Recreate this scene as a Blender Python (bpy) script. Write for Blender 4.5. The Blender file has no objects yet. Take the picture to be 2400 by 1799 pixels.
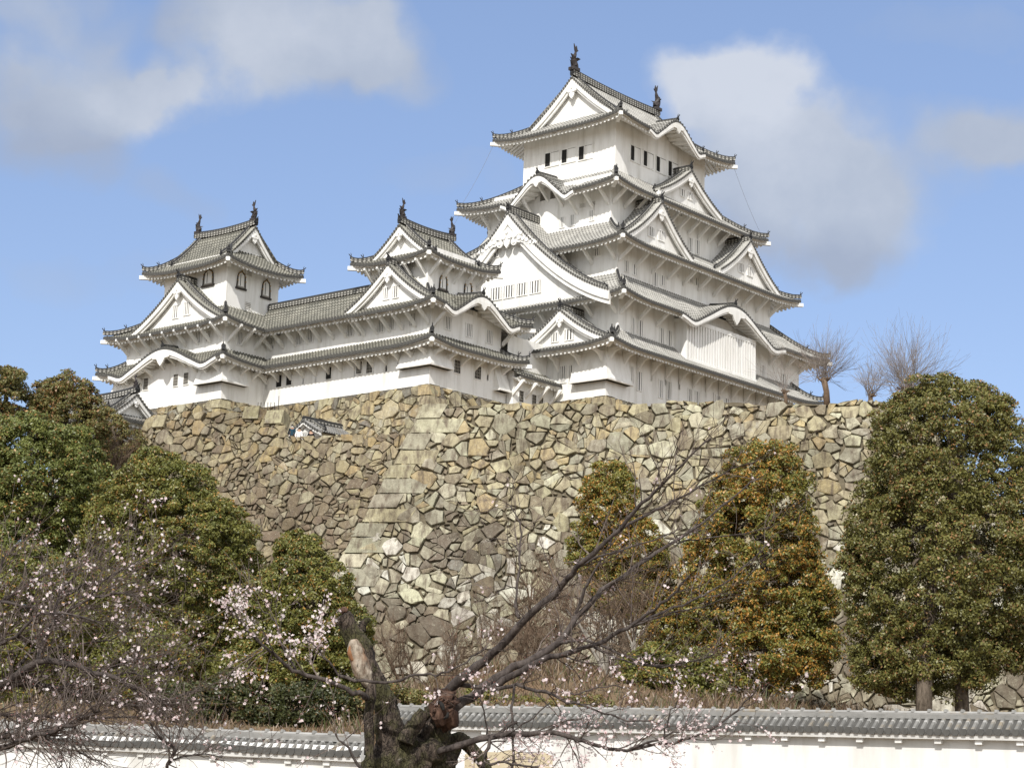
import bpy, math, random
import numpy as np
from mathutils import Vector, Matrix
random.seed(7); rng = np.random.default_rng(7)
S = bpy.context.scene
COL = S.collection

# ------------------------------------------------------------------ camera
F_PX, YH, CX, CY, ROLL = 4400., 1800., 1200., 899.5, .03
PITCH = math.atan((YH - CY) / F_PX)
cp, sp_ = math.cos(PITCH), math.sin(PITCH)
FW = np.array([0, cp, sp_]); UP0 = np.array([0, -sp_, cp]); RT0 = np.array([1., 0, 0])
RT = RT0 * math.cos(ROLL) + UP0 * math.sin(ROLL); UP = UP0 * math.cos(ROLL) - RT0 * math.sin(ROLL)
EYE = np.array([0, 0, 1.6])
cam_d = bpy.data.cameras.new('camera'); cam = bpy.data.objects.new('camera', cam_d); COL.objects.link(cam)
cam_d.sensor_fit = 'HORIZONTAL'; cam_d.sensor_width = 36; cam_d.lens = F_PX / 2400 * 36
cam_d.clip_start = .5; cam_d.clip_end = 20000
m = Matrix.Identity(4)
for r in range(3):
    m[r][0] = RT[r]; m[r][1] = UP[r]; m[r][2] = -FW[r]; m[r][3] = EYE[r]
cam.matrix_world = m
S.camera = cam

# ------------------------------------------------------------------ light, exposure
SUN_AZ = Vector((-.26, -.966)); SUN_EL = math.radians(41)
S.view_settings.view_transform = 'Standard'; S.view_settings.look = 'None'
S.view_settings.exposure = .22; S.view_settings.gamma = 1.0
sd = Vector((SUN_AZ.x * math.cos(SUN_EL), SUN_AZ.y * math.cos(SUN_EL), math.sin(SUN_EL))).normalized()
sun_d = bpy.data.lights.new('sun', 'SUN'); sun_d.energy = 3.7; sun_d.angle = math.radians(.5); sun_d.color = (1, .96, .90)
sun = bpy.data.objects.new('sun', sun_d); COL.objects.link(sun); sun.location = (0, -20, 60)
sun.rotation_euler = sd.to_track_quat('Z', 'Y').to_euler()

W = bpy.data.worlds.new('World'); S.world = W; W.use_nodes = True
nt = W.node_tree; nt.nodes.clear()
def N(t, ty, **kw):
    n = t.nodes.new(ty)
    for k, v in kw.items():
        if k.startswith('i_'):
            key = k[2:]; n.inputs[int(key) if key.isdigit() else key].default_value = v
        else: setattr(n, k, v)
    return n
def mathn(t, op, a, b=None, clamp=False):
    n = t.nodes.new('ShaderNodeMath'); n.operation = op; n.use_clamp = clamp
    for i, x in enumerate((a, b)):
        if x is None: continue
        if isinstance(x, (int, float)): n.inputs[i].default_value = x
        else: t.links.new(x, n.inputs[i])
    return n.outputs[0]
def vmath(t, op, a, b=None):
    n = t.nodes.new('ShaderNodeVectorMath'); n.operation = op
    for i, x in enumerate((a, b)):
        if x is None: continue
        if isinstance(x, (tuple, list)): n.inputs[i].default_value = x
        else: t.links.new(x, n.inputs[i])
    return n.outputs['Value' if op in ('LENGTH', 'DOT_PRODUCT') else 'Vector']
def mixc(t, fac, a, b, blend='MIX'):
    n = t.nodes.new('ShaderNodeMix'); n.data_type = 'RGBA'; n.blend_type = blend
    for i, x in ((0, fac), (6, a), (7, b)):
        if isinstance(x, (int, float)): n.inputs[i].default_value = x
        elif isinstance(x, (tuple, list)): n.inputs[i].default_value = (x[0], x[1], x[2], 1)
        else: t.links.new(x, n.inputs[i])
    return n.outputs[2]
def ramp(t, fac, stops, interp='LINEAR'):
    n = t.nodes.new('ShaderNodeValToRGB'); n.color_ramp.interpolation = interp
    el = n.color_ramp.elements
    while len(el) < len(stops): el.new(.5)
    for e, (p, c) in zip(el, stops):
        e.position = p; e.color = (c, c, c, 1) if isinstance(c, (int, float)) else (c[0], c[1], c[2], 1)
    t.links.new(fac, n.inputs[0]); return n.outputs[0]
def noise(t, vec, scale, detail=4, rough=.55, dist=0.):
    n = t.nodes.new('ShaderNodeTexNoise'); n.inputs['Scale'].default_value = scale
    n.inputs['Detail'].default_value = detail; n.inputs['Roughness'].default_value = rough; n.inputs['Distortion'].default_value = dist
    if vec is not None: t.links.new(vec, n.inputs['Vector'])
    return n.outputs[0]
sky = N(nt, 'ShaderNodeTexSky'); sky.sky_type = 'NISHITA'; sky.sun_disc = False
sky.sun_elevation = SUN_EL; sky.sun_rotation = math.atan2(SUN_AZ.x, SUN_AZ.y)
sky.air_density = 1.0; sky.dust_density = .6; sky.ozone_density = 1.6
tc = N(nt, 'ShaderNodeTexCoord')
dirv = tc.outputs['Generated']
# clouds: soft masses at fixed world directions, broken up by noise
def pxdir(x, y):
    d = FW * F_PX + RT * (x - CX) - UP * (y - CY); return d / np.linalg.norm(d)
warp = noise(nt, dirv, 9, 5, .6)
warpc = N(nt, 'ShaderNodeTexNoise'); warpc.inputs['Scale'].default_value = 14; warpc.inputs['Detail'].default_value = 6; nt.links.new(dirv, warpc.inputs['Vector'])
off = vmath(nt, 'SCALE', vmath(nt, 'SUBTRACT', warpc.outputs['Color'], (.5, .5, .5)))
off.node.inputs['Scale'].default_value = .075
dw = vmath(nt, 'ADD', dirv, off)
clouds = [  # px x, y, rx, ry, strength, brightness
    (1795, 185, 125, 100, 1.15, 1.), (1690, 225, 160, 100, 1.1, .95), (1600, 250, 110, 80, .5, .9), (1830, 280, 150, 120, .7, .9), (1960, 320, 150, 105, .75, .6), (1750, 390, 200, 140, .8, .65),
    (1900, 450, 240, 150, .8, .5), (2040, 490, 140, 150, .7, .55), (1900, 600, 250, 85, .75, .0), (1740, 560, 150, 100, .5, .2), (1960, 665, 180, 55, .4, .05), (2290, 320, 150, 100, .8, .5), (2400, 300, 120, 95, .75, .45), (2130, 400, 130, 100, .25, .4),
    (310, 245, 170, 90, .95, .7), (440, 235, 140, 80, .9, .75), (180, 160, 160, 110, .8, .5), (50, 240, 140, 80, .75, .3), (130, 310, 180, 75, .7, .12), (170, 395, 190, 80, .6, .0), (380, 180, 60, 70, .5, .6),
    (560, 170, 170, 95, .85, .55), (690, 60, 280, 120, .95, .62), (870, 90, 150, 120, .85, .6), (960, 185, 120, 80, .65, .35), (770, 160, 150, 70, .55, .2), (450, 50, 90, 80, .5, .05), (30, 30, 110, 60, .55, .5), (220, 30, 140, 60, .4, .35),
    (430, 465, 110, 55, .3, .1), (1010, 440, 180, 50, .18, .3), (120, 680, 200, 70, .25, .3), (420, 640, 140, 60, .2, .3), (2300, 60, 260, 70, .2, .5)]
tot = None; totb = None
for (x, y, rx, ry, st, br) in clouds:
    c = pxdir(x, y); k = 1 / F_PX
    d = vmath(nt, 'SUBTRACT', dw, tuple(c))
    d = vmath(nt, 'MULTIPLY', d, (1 / (rx * k), 1 / (ry * k), 1 / (ry * k)))
    L = vmath(nt, 'LENGTH', d)
    mr = N(nt, 'ShaderNodeMapRange'); mr.interpolation_type = 'SMOOTHERSTEP'
    nt.links.new(L, mr.inputs[0]); mr.inputs[1].default_value = 1.4; mr.inputs[2].default_value = .2; mr.inputs[3].default_value = 0; mr.inputs[4].default_value = st
    o = mr.outputs[0]; ob = mathn(nt, 'MULTIPLY', o, br)
    tot = o if tot is None else mathn(nt, 'ADD', tot, o); totb = ob if totb is None else mathn(nt, 'ADD', totb, ob)
n1 = noise(nt, dirv, 26, 7, .62)
den = mathn(nt, 'ADD', tot, mathn(nt, 'MULTIPLY', mathn(nt, 'MULTIPLY', mathn(nt, 'SUBTRACT', n1, .5), 1.1), mathn(nt, 'MINIMUM', mathn(nt, 'ADD', tot, .12), .6)))
den = ramp(nt, den, [(.06, 0), (.4, .36), (.75, .74), (1.15, .88)], 'B_SPLINE')
shade = mathn(nt, 'ADD', mathn(nt, 'DIVIDE', totb, mathn(nt, 'ADD', tot, .02)), mathn(nt, 'MULTIPLY', mathn(nt, 'SUBTRACT', noise(nt, dirv, 17, 6, .6), .5), .8), True)
ccol = ramp(nt, shade, [(.05, (2.25, 2.55, 3.2)), (.5, (2.85, 3.15, 3.7)), (.95, (3.95, 4.15, 4.55))])
gm = N(nt, 'ShaderNodeGamma'); gm.inputs[1].default_value = .6; nt.links.new(sky.outputs[0], gm.inputs[0])
tint = mixc(nt, 1.0, gm.outputs[0], (1.226, 1.364, 1.712), 'MULTIPLY')
cmix = mixc(nt, den, tint, ccol)
sxyz = N(nt, 'ShaderNodeSeparateXYZ'); nt.links.new(dirv, sxyz.inputs[0])
away = N(nt, 'ShaderNodeMapRange'); away.interpolation_type = 'SMOOTHSTEP'; nt.links.new(mathn(nt, 'SUBTRACT', sxyz.outputs[1], mathn(nt, 'MULTIPLY', sxyz.outputs[2], .5)), away.inputs[0])
away.inputs[1].default_value = .72; away.inputs[2].default_value = .30; away.inputs[3].default_value = 0; away.inputs[4].default_value = 1
oc = ramp(nt, noise(nt, dirv, 2.6, 6, .6), [(.36, 0), (.56, .95)])  # bright clouds added outside the view to raise the fill in shadows
oc = mathn(nt, 'MULTIPLY', mathn(nt, 'MULTIPLY', oc, away.outputs[0]), mathn(nt, 'GREATER_THAN', sxyz.outputs[2], 0.))
cmix = mixc(nt, oc, cmix, (8.0, 7.85, 7.5))
bg = N(nt, 'ShaderNodeBackground'); bg.inputs[1].default_value = .15
nt.links.new(cmix, bg.inputs[0]); wo = N(nt, 'ShaderNodeOutputWorld'); nt.links.new(bg.outputs[0], wo.inputs[0])

# ------------------------------------------------------------------ small geometry helpers
def ray(x, y): return FW * F_PX + RT * (x - CX) - UP * (y - CY)
def at_depth(x, y, D):
    r = ray(x, y); return EYE + r * (D / r[1])
def at_plane(x, y, P0, n):
    r = ray(x, y); return EYE + r * (((P0 - EYE) @ n) / (r @ n))
AZ = math.radians(40)
CU = np.array([math.sin(AZ), math.cos(AZ), 0]); CV = np.array([-math.cos(AZ), math.sin(AZ), 0])
CO = at_depth(1419, 927, 160.)                       # south west foot of the great keep
def c2w(x, y, z): return CO + CU * x + CV * y + np.array([0, 0, z])

class MB:
    def __init__(s): s.v = []; s.f = []; s.m = []; s.uv = []
    def add(s, pts, faces, mat=0, uvs=None):
        o = len(s.v); s.v.extend([tuple(map(float, p)) for p in pts])
        for i, fc in enumerate(faces):
            s.f.append([o + k for k in fc]); s.m.append(mat)
            s.uv.append(uvs[i] if uvs else [(0, 0)] * len(fc))
    def quad(s, a, b, c, d, mat=0, uv=None): s.add([a, b, c, d], [(0, 1, 2, 3)], mat, [uv] if uv else None)
    def box(s, x0, y0, z0, x1, y1, z1, mat=0, faces='xXyYzZ'):
        p = [(x0, y0, z0), (x1, y0, z0), (x1, y1, z0), (x0, y1, z0), (x0, y0, z1), (x1, y0, z1), (x1, y1, z1), (x0, y1, z1)]
        F = {'z': (3, 2, 1, 0), 'Z': (4, 5, 6, 7), 'y': (0, 1, 5, 4), 'X': (1, 2, 6, 5), 'Y': (2, 3, 7, 6), 'x': (3, 0, 4, 7)}
        s.add(p, [F[c] for c in faces], mat)
    def hexa(s, p, mat=0):   # 8 points, bottom ring then top ring
        s.add(p, [(3, 2, 1, 0), (4, 5, 6, 7), (0, 1, 5, 4), (1, 2, 6, 5), (2, 3, 7, 6), (3, 0, 4, 7)], mat)
    def obox(s, c, ex, ey, ez, mat=0):   # centre and three half vectors
        c, ex, ey, ez = map(np.asarray, (c, ex, ey, ez))
        s.hexa([c - ex - ey - ez, c + ex - ey - ez, c + ex + ey - ez, c - ex + ey - ez, c - ex - ey + ez, c + ex - ey + ez, c + ex + ey + ez, c - ex + ey + ez], mat)
    def prism(s, poly, d, mat=0):   # polygon points extruded by vector d
        n = len(poly); poly = [np.asarray(p, float) for p in poly]; d = np.asarray(d, float)
        s.add(poly + [p + d for p in poly], [list(range(n))[::-1], list(range(n, 2 * n))] + [(i, (i + 1) % n, n + (i + 1) % n, n + i) for i in range(n)], mat)
    def tube(s, pts, rad, k=6, mat=0, cap=True, jitter=0., uvl=False):
        pts = [np.asarray(p, float) for p in pts]; n = len(pts); vs = []; o = len(s.v)
        ref = np.array([.13, .31, .94])
        for i, p in enumerate(pts):
            t = pts[min(i + 1, n - 1)] - pts[max(i - 1, 0)]; t = t / (np.linalg.norm(t) + 1e-9)
            a = np.cross(t, ref); la = np.linalg.norm(a)
            if la < .05: a = np.cross(t, np.array([1., 0, 0])); la = np.linalg.norm(a)
            a /= la; b = np.cross(t, a); r = rad[i] if hasattr(rad, '__len__') else rad
            for j in range(k):
                an = 2 * math.pi * j / k; rr = r * (1 + (random.uniform(-jitter, jitter) if jitter else 0))
                vs.append(p + a * math.cos(an) * rr + b * math.sin(an) * rr)
        fs = [(i * k + j, i * k + (j + 1) % k, (i + 1) * k + (j + 1) % k, (i + 1) * k + j) for i in range(n - 1) for j in range(k)]
        if cap: fs += [tuple(range(k))[::-1], tuple(range((n - 1) * k, n * k))]
        s.add(vs, fs, mat)
    def mesh(s, name, mats, org=None, smooth=False):
        me = bpy.data.meshes.new(name)
        v = s.v if org is None else [(a - org[0], b - org[1], c - org[2]) for a, b, c in s.v]
        me.from_pydata(v, [], s.f)
        for mt in mats: me.materials.append(mt)
        me.polygons.foreach_set('material_index', s.m)
        ul = me.uv_layers.new(name='UVMap'); flat = [c for u in s.uv for q in u for c in q]
        ul.data.foreach_set('uv', flat)
        if smooth: me.polygons.foreach_set('use_smooth', [True] * len(s.f))
        me.update(); return me

def tag(o, label=None, cat=None, group=None, kind=None):
    for k, v in (('label', label), ('category', cat), ('group', group), ('kind', kind)):
        if v: o[k] = v
    return o
def empty(name, loc, rot=0., **kw):
    o = bpy.data.objects.new(name, None); COL.objects.link(o); o.location = loc; o.rotation_euler = (0, 0, rot); o.empty_display_size = .5
    return tag(o, **kw)
def link(name, me, parent=None, loc=None, rot=None):
    o = bpy.data.objects.new(name, me); COL.objects.link(o)
    if parent: o.parent = parent
    if loc is not None: o.location = loc
    if rot is not None: o.rotation_euler = rot
    return o

# ------------------------------------------------------------------ materials
def new_mat(name, rough=.8):
    mt = bpy.data.materials.new(name); mt.use_nodes = True; t = mt.node_tree
    b = t.nodes['Principled BSDF']; b.inputs['Roughness'].default_value = rough
    b.inputs['Specular IOR Level'].default_value = .25
    return mt, t, b
def geo_pos(t):
    g = t.nodes.new('ShaderNodeNewGeometry'); return g.outputs['Position']
def bump(t, b, h, strength=.4, dist=.05):
    n = t.nodes.new('ShaderNodeBump'); n.inputs['Strength'].default_value = strength; n.inputs['Distance'].default_value = dist
    t.links.new(h, n.inputs['Height']); t.links.new(n.outputs[0], b.inputs['Normal'])
def flat_mat(name, col, rough=.8, var=.15, scale=3.):
    mt, t, b = new_mat(name, rough); n = noise(t, geo_pos(t), scale, 5)
    t.links.new(mixc(t, n, tuple(c * (1 - var) for c in col), tuple(c * (1 + var) for c in col)), b.inputs['Base Color']); return mt

def plaster_mat(name, a, bcol, c):
    mt, t, b = new_mat(name, .88); p = geo_pos(t)
    st = vmath(t, 'MULTIPLY', p, (1.6, 1.6, .22))
    n1 = noise(t, st, .9, 6, .62); n2 = noise(t, p, .35, 5, .6)
    k = ramp(t, n1, [(.46, 0), (.74, 1)]); k2 = ramp(t, n2, [(.45, 0), (.72, 1)])
    colr = mixc(t, mathn(t, 'MULTIPLY', k, .9), a, bcol)
    colr = mixc(t, mathn(t, 'MULTIPLY', k2, .45), colr, c)
    t.links.new(colr, b.inputs['Base Color']); bump(t, b, noise(t, p, 7, 4), .12, .03); return mt
M_PL = plaster_mat('white_plaster', (.865, .86, .83), (.62, .605, .555), (.78, .765, .72))
M_PLW = plaster_mat('fresh_plaster', (.71, .71, .695), (.50, .49, .455), (.64, .64, .61))

def tile_mat(name, dark, light, joint, jw, lichen=None):
    mt, t, b = new_mat(name, .7); uv = t.nodes.new('ShaderNodeUVMap'); p = geo_pos(t)
    sx = t.nodes.new('ShaderNodeSeparateXYZ'); t.links.new(uv.outputs[0], sx.inputs[0])
    fr = mathn(t, 'FRACT', mathn(t, 'MULTIPLY', sx.outputs[1], 2.9))
    w = noise(t, p, 5, 3)
    band = mathn(t, 'LESS_THAN', mathn(t, 'ADD', fr, mathn(t, 'MULTIPLY', mathn(t, 'SUBTRACT', w, .5), .35)), jw)
    n1 = noise(t, p, .8, 6, .65); n2 = noise(t, p, 9, 2)
    base = mixc(t, ramp(t, n1, [(.35, 0), (.68, 1)]), dark, light)
    base = mixc(t, mathn(t, 'MULTIPLY', n2, .5), base, tuple(c * .45 for c in dark))
    jc = mixc(t, ramp(t, n1, [(.3, 0), (.7, 1)]), tuple(c * .55 for c in joint), joint)
    fin = mixc(t, band, base, jc)
    if lichen: fin = mixc(t, ramp(t, noise(t, p, 1.3, 7, .75), [(.54, 0), (.66, .7)]), fin, lichen)
    t.links.new(fin, b.inputs['Base Color']); return mt
M_TILE_A = tile_mat('white_jointed_tile', (.20, .195, .18), (.34, .33, .305), (.54, .53, .49), .5)
M_TILE_B = tile_mat('old_grey_tile', (.085, .085, .072), (.20, .19, .155), (.36, .35, .30), .33)
M_TILE_C = tile_mat('low_wall_tile', (.13, .128, .12), (.25, .245, .23), (.36, .355, .34), .2, (.25, .20, .13))
M_END = flat_mat('tile_end', (.082, .080, .074), .6, .4, 5)
M_DARKTILE = flat_mat('ornament_tile', (.032, .032, .033), .6, .4, 6)
M_FISH = flat_mat('fish_finial_bronze', (.040, .034, .034), .5, .4, 5)
def ridge_mat():
    mt, t, b = new_mat('ridge_tile', .7); uv = t.nodes.new('ShaderNodeUVMap'); p = geo_pos(t)
    sx = t.nodes.new('ShaderNodeSeparateXYZ'); t.links.new(uv.outputs[0], sx.inputs[0])
    a = mathn(t, 'FRACT', mathn(t, 'MULTIPLY', sx.outputs[0], 2.6)); c = mathn(t, 'FRACT', mathn(t, 'MULTIPLY', sx.outputs[1], 2.0))
    k = mathn(t, 'MULTIPLY', mathn(t, 'LESS_THAN', a, .5), mathn(t, 'LESS_THAN', c, .55))
    n1 = noise(t, p, 1.6, 5)
    dk = mixc(t, n1, (.04, .04, .038), (.13, .125, .11)); lt = mixc(t, n1, (.24, .23, .20), (.55, .54, .5))
    t.links.new(mixc(t, k, dk, lt), b.inputs['Base Color']); return mt
M_RIDGE = ridge_mat()
M_DARK = flat_mat('dark_and_shade', (.022, .021, .02), .9, .3)  # flat panels coloured dark to stand for the shade inside window openings
M_SHUT = flat_mat('grey_shutter', (.33, .31, .27), .85, .2)
M_BELL = flat_mat('black_lacquer', (.03, .024, .02), .4, .3)
M_GOLD = flat_mat('gilt_fitting', (.42, .27, .10), .4, .2)
M_WIRE = flat_mat('steel_wire', (.16, .16, .17), .5, .1)

# ------------------------------------------------------------------ castle building kit (castle frame: x east along the south walls, y north along the west walls)
CROT = math.pi / 2 - AZ
class Bld:
    def __init__(s, name, org, **kw):
        s.org = org; s.root = empty(name, tuple(c2w(*org)), CROT, **kw)
    def put(s, name, mb, mats, parent=None, smooth=False):
        return link(name, mb.mesh(name, mats, s.org, smooth), parent or s.root)
    def inst(s, name, me, p, rz, parent=None, scale=1.):
        o = link(name, me, parent or s.root, (p[0] - s.org[0], p[1] - s.org[1], p[2] - s.org[2]), (0, 0, rz)); o.scale = (scale * (.64 if name == 'ridge_ornament' else 1.),) * 3
        return o
V3 = lambda *a: np.array(a, float)
ZV = V3(0, 0, 1)
def side(rect, k):
    x0, y0, x1, y1 = rect
    return {'S': (V3(x0, y0, 0), V3(1, 0, 0), V3(0, 1, 0), x1 - x0), 'E': (V3(x1, y0, 0), V3(0, 1, 0), V3(-1, 0, 0), y1 - y0),
            'N': (V3(x1, y1, 0), V3(-1, 0, 0), V3(0, -1, 0), x1 - x0), 'W': (V3(x0, y1, 0), V3(0, -1, 0), V3(1, 0, 0), y1 - y0)}[k]
def along(rect, k, c):   # world coordinate along a side -> distance from that side's start
    x0, y0, x1, y1 = rect
    return {'S': c - x0, 'E': c - y0, 'N': x1 - c, 'W': y1 - c}[k]
ROTZ = {'S': 0., 'E': math.pi / 2, 'N': math.pi, 'W': -math.pi / 2}

def slope(mb, A, e, n, L, zf, dmaxf, sp=.36, nseg=6, r=.085, ends=True, dminf=None, drop=.2, pan=0):
    nr = max(2, round(L / sp)); st = L / nr
    def P(w, d): return A + e * w + n * d + ZV * zf(w, d)
    dmin = dminf or (lambda w: 0.)
    lines = []
    for i in range(nr + 1):
        w = i * st; a, b = dmin(w), max(dmaxf(w), dmin(w)); lines.append([(P(w, a + (b - a) * j / nseg), a + (b - a) * j / nseg) for j in range(nseg + 1)])
    for i in range(nr):
        a, b = lines[i], lines[i + 1]
        if max(a[-1][1] - a[0][1], b[-1][1] - b[0][1]) < .03: continue
        for j in range(nseg):
            mb.quad(a[j][0], b[j][0], b[j + 1][0], a[j + 1][0], pan, [(i, a[j][1]), (i + 1, b[j][1]), (i + 1, b[j + 1][1]), (i, a[j + 1][1])])
        if ends and dmin((i + .5) * st) == 0:
            o = -n * .015
            p, q = a[0][0] + o, b[0][0] + o; mb.quad(p - ZV * drop, q - ZV * drop, q + ZV * .0, p + ZV * .0, 1)
        w = (i + .5) * st; d0 = dmin(w); dm = dmaxf(w)
        if dm - d0 < .12: continue
        pr = [P(w, d0 + (dm - d0) * j / nseg) for j in range(nseg + 1)]; dv = [d0 + (dm - d0) * j / nseg for j in range(nseg + 1)]
        o = len(mb.v); vs = []
        for p in pr: vs += [p - e * r, p - e * r * .62 + ZV * r * .95, p + e * r * .62 + ZV * r * .95, p + e * r]
        fs, us = [], []
        for j in range(nseg):
            for c in range(3):
                fs.append((j * 4 + c, j * 4 + c + 1, (j + 1) * 4 + c + 1, (j + 1) * 4 + c))
                us.append([(i, dv[j]), (i, dv[j]), (i, dv[j + 1]), (i, dv[j + 1])])
        mb.add(vs, fs, 0, us)
        if ends and d0 == 0:
            c = pr[0] - n * .03 + ZV * .0; R = r * 1.6
            ring = [c + e * R * math.cos(t) + ZV * R * math.sin(t) for t in [math.pi / 3 * k for k in range(6)]]
            back = [q + n * .1 for q in ring]
            mb.add(ring + back, [(5, 4, 3, 2, 1, 0)] + [(k, (k + 1) % 6, 6 + (k + 1) % 6, 6 + k) for k in range(6)], 1)

def soffit(mb, A, e, n, L, zf, over, dmaxf, raf=.46, w0=0., w1=None, front=True):
    w1 = L if w1 is None else w1; nr = max(2, round((w1 - w0) / .46)); st = (w1 - w0) / nr
    def P(w, d, k): return A + e * w + n * d + ZV * (zf(w, d) + k)
    for i in range(nr):
        a, b = w0 + i * st, w0 + (i + 1) * st
        if front:
            mb.quad(P(a, .12, -.31), P(b, .12, -.31), P(b, .12, -.16), P(a, .12, -.16))
            mb.quad(P(a, .34, -.31), P(b, .34, -.31), P(b, .12, -.31), P(a, .12, -.31))
            mb.quad(P(a, .34, -.52), P(b, .34, -.52), P(b, .34, -.31), P(a, .34, -.31))
        da, db = min(over, dmaxf(a)), min(over, dmaxf(b)); da, db = max(da, .3), max(db, .3)
        for j in range(3):
            f0, f1 = j / 3, (j + 1) / 3; g = lambda d, f: .3 + (d - .3) * f
            mb.quad(P(a, g(da, f0), -.50), P(a, g(da, f1), -.50), P(b, g(db, f1), -.50), P(b, g(db, f0), -.50))
        m_ = (a + b) / 2; dm = min(over, dmaxf(m_))
        if dm > .5:
            h = .1
            for j in range(2):
                d0, d1 = .27 + (dm - .27) * j / 2, .27 + (dm - .27) * (j + 1) / 2
                p = [P(m_ - h, d0, -.66), P(m_ + h, d0, -.66), P(m_ + h, d1, -.66), P(m_ - h, d1, -.66), P(m_ - h, d0, -.49), P(m_ + h, d0, -.49), P(m_ + h, d1, -.49), P(m_ - h, d1, -.49)]
                mb.add(p, [(3, 2, 1, 0), (1, 2, 6, 5), (3, 0, 4, 7)] + ([(0, 1, 5, 4)] if j == 0 else []))

def ridge_path(mb, pts, w, h, tube_r=.13):   # stacked ridge: striped box with a round cap tile on top
    pts = [np.asarray(p, float) for p in pts]; acc = 0.; n = len(pts); L = []; R = []
    for i, p in enumerate(pts):
        t = pts[min(i + 1, n - 1)] - pts[max(i - 1, 0)]; t[2] = 0; t /= np.linalg.norm(t) + 1e-9
        sd_ = np.cross(t, ZV); L.append(p - sd_ * w / 2); R.append(p + sd_ * w / 2)
    for i in range(n - 1):
        d = np.linalg.norm(pts[i + 1] - pts[i]); u0, u1 = acc, acc + d; acc += d; H = ZV * h
        for q, sgn in ((L, 1), (R, -1)):
            f = [q[i], q[i + 1], q[i + 1] + H, q[i] + H]; uv = [(u0, 0), (u1, 0), (u1, h * 2.4), (u0, h * 2.4)]
            if sgn > 0: f, uv = f[::-1], uv[::-1]
            mb.quad(*f, 0, uv)
        mb.quad(R[i] + H, R[i + 1] + H, L[i + 1] + H, L[i] + H, 0)
    for i in (0, n - 1):
        f = [L[i], R[i], R[i] + ZV * h, L[i] + ZV * h]; mb.quad(*f, 1)
    mb.tube([p + ZV * (h + tube_r * .3) for p in pts], tube_r, 6, 1)

def ornament_mesh():
    mb = MB()
    mb.prism([(-.3, 0, 0), (.3, 0, 0), (.36, 0, .25), (.2, 0, .52), (0, 0, .66), (-.2, 0, .52), (-.36, 0, .25)], (0, .16, 0))
    mb.tube([(0, .12, .5), (0, -.1, .66), (0, -.3, .9)], [.1, .09, .075], 6)
    mb.tube([(0, .1, .5), (0, .12, .85), (0, -.02, 1.1)], [.09, .06, .03], 5)
    mb.obox((0, -.02, .28), (.14, 0, 0), (0, .05, 0), (0, 0, .14))
    return mb.mesh('ridge_end_ornament', [M_DARKTILE])
ORN = ornament_mesh()
def fish_mesh():   # tail-up fish; local +x looks along the ridge towards its middle
    mb = MB()
    mb.obox((0, 0, .12), (.42, 0, 0), (0, .32, 0), (0, 0, .14))
    path = [(.22, 0, .3), (.02, 0, .5), (-.12, 0, .85), (-.08, 0, 1.2), (.08, 0, 1.5), (.16, 0, 1.8)]
    mb.tube(path, [.26, .33, .29, .21, .14, .07], 8)
    mb.prism([(.2, -.05, .34), (.5, -.05, .42), (.52, -.05, .6), (.24, -.05, .66)], (0, .1, 0))
    mb.prism([(.1, -.04, 1.6), (.5, -.04, 1.95), (.36, -.04, 2.0), (.24, -.04, 2.35), (.12, -.04, 2.1), (-.12, -.04, 2.45), (-.05, -.04, 1.95)], (0, .08, 0))
    for z, s in ((.55, .3), (.85, .34), (1.2, .26)):
        mb.prism([(-.25, -.04, z - .15), (-.25 - s, -.04, z + .22), (-.2, -.04, z + .2)], (0, .08, 0))
    for sg in (-1, 1):
        mb.prism([(-.1, .2 * sg, .7), (.2, .5 * sg, 1.0), (-.15, .45 * sg, 1.05), (-.2, .2 * sg, .95)], (.05, 0, 0))
    return mb.mesh('fish_finial', [M_FISH])
FISH = fish_mesh()
def strut_mesh(o, drop, bent):
    mb = MB(); t = .1
    if bent: prof = [(0, -drop), (0, -drop + .5), (-o * .45, -.52), (-o, -.22), (-o, -.02), (-o * .35, -.2), (-.12, -.2), (-.12, 0.), (0, 0)]
    else: prof = [(0, -drop), (0, -drop + .38), (-o + .25, 0.), (-o, 0.), (-o, -.2)]
    mb.prism([(-t, y, z) for y, z in prof], (2 * t, 0, 0))
    return mb.mesh('strut', [M_PL])

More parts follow.
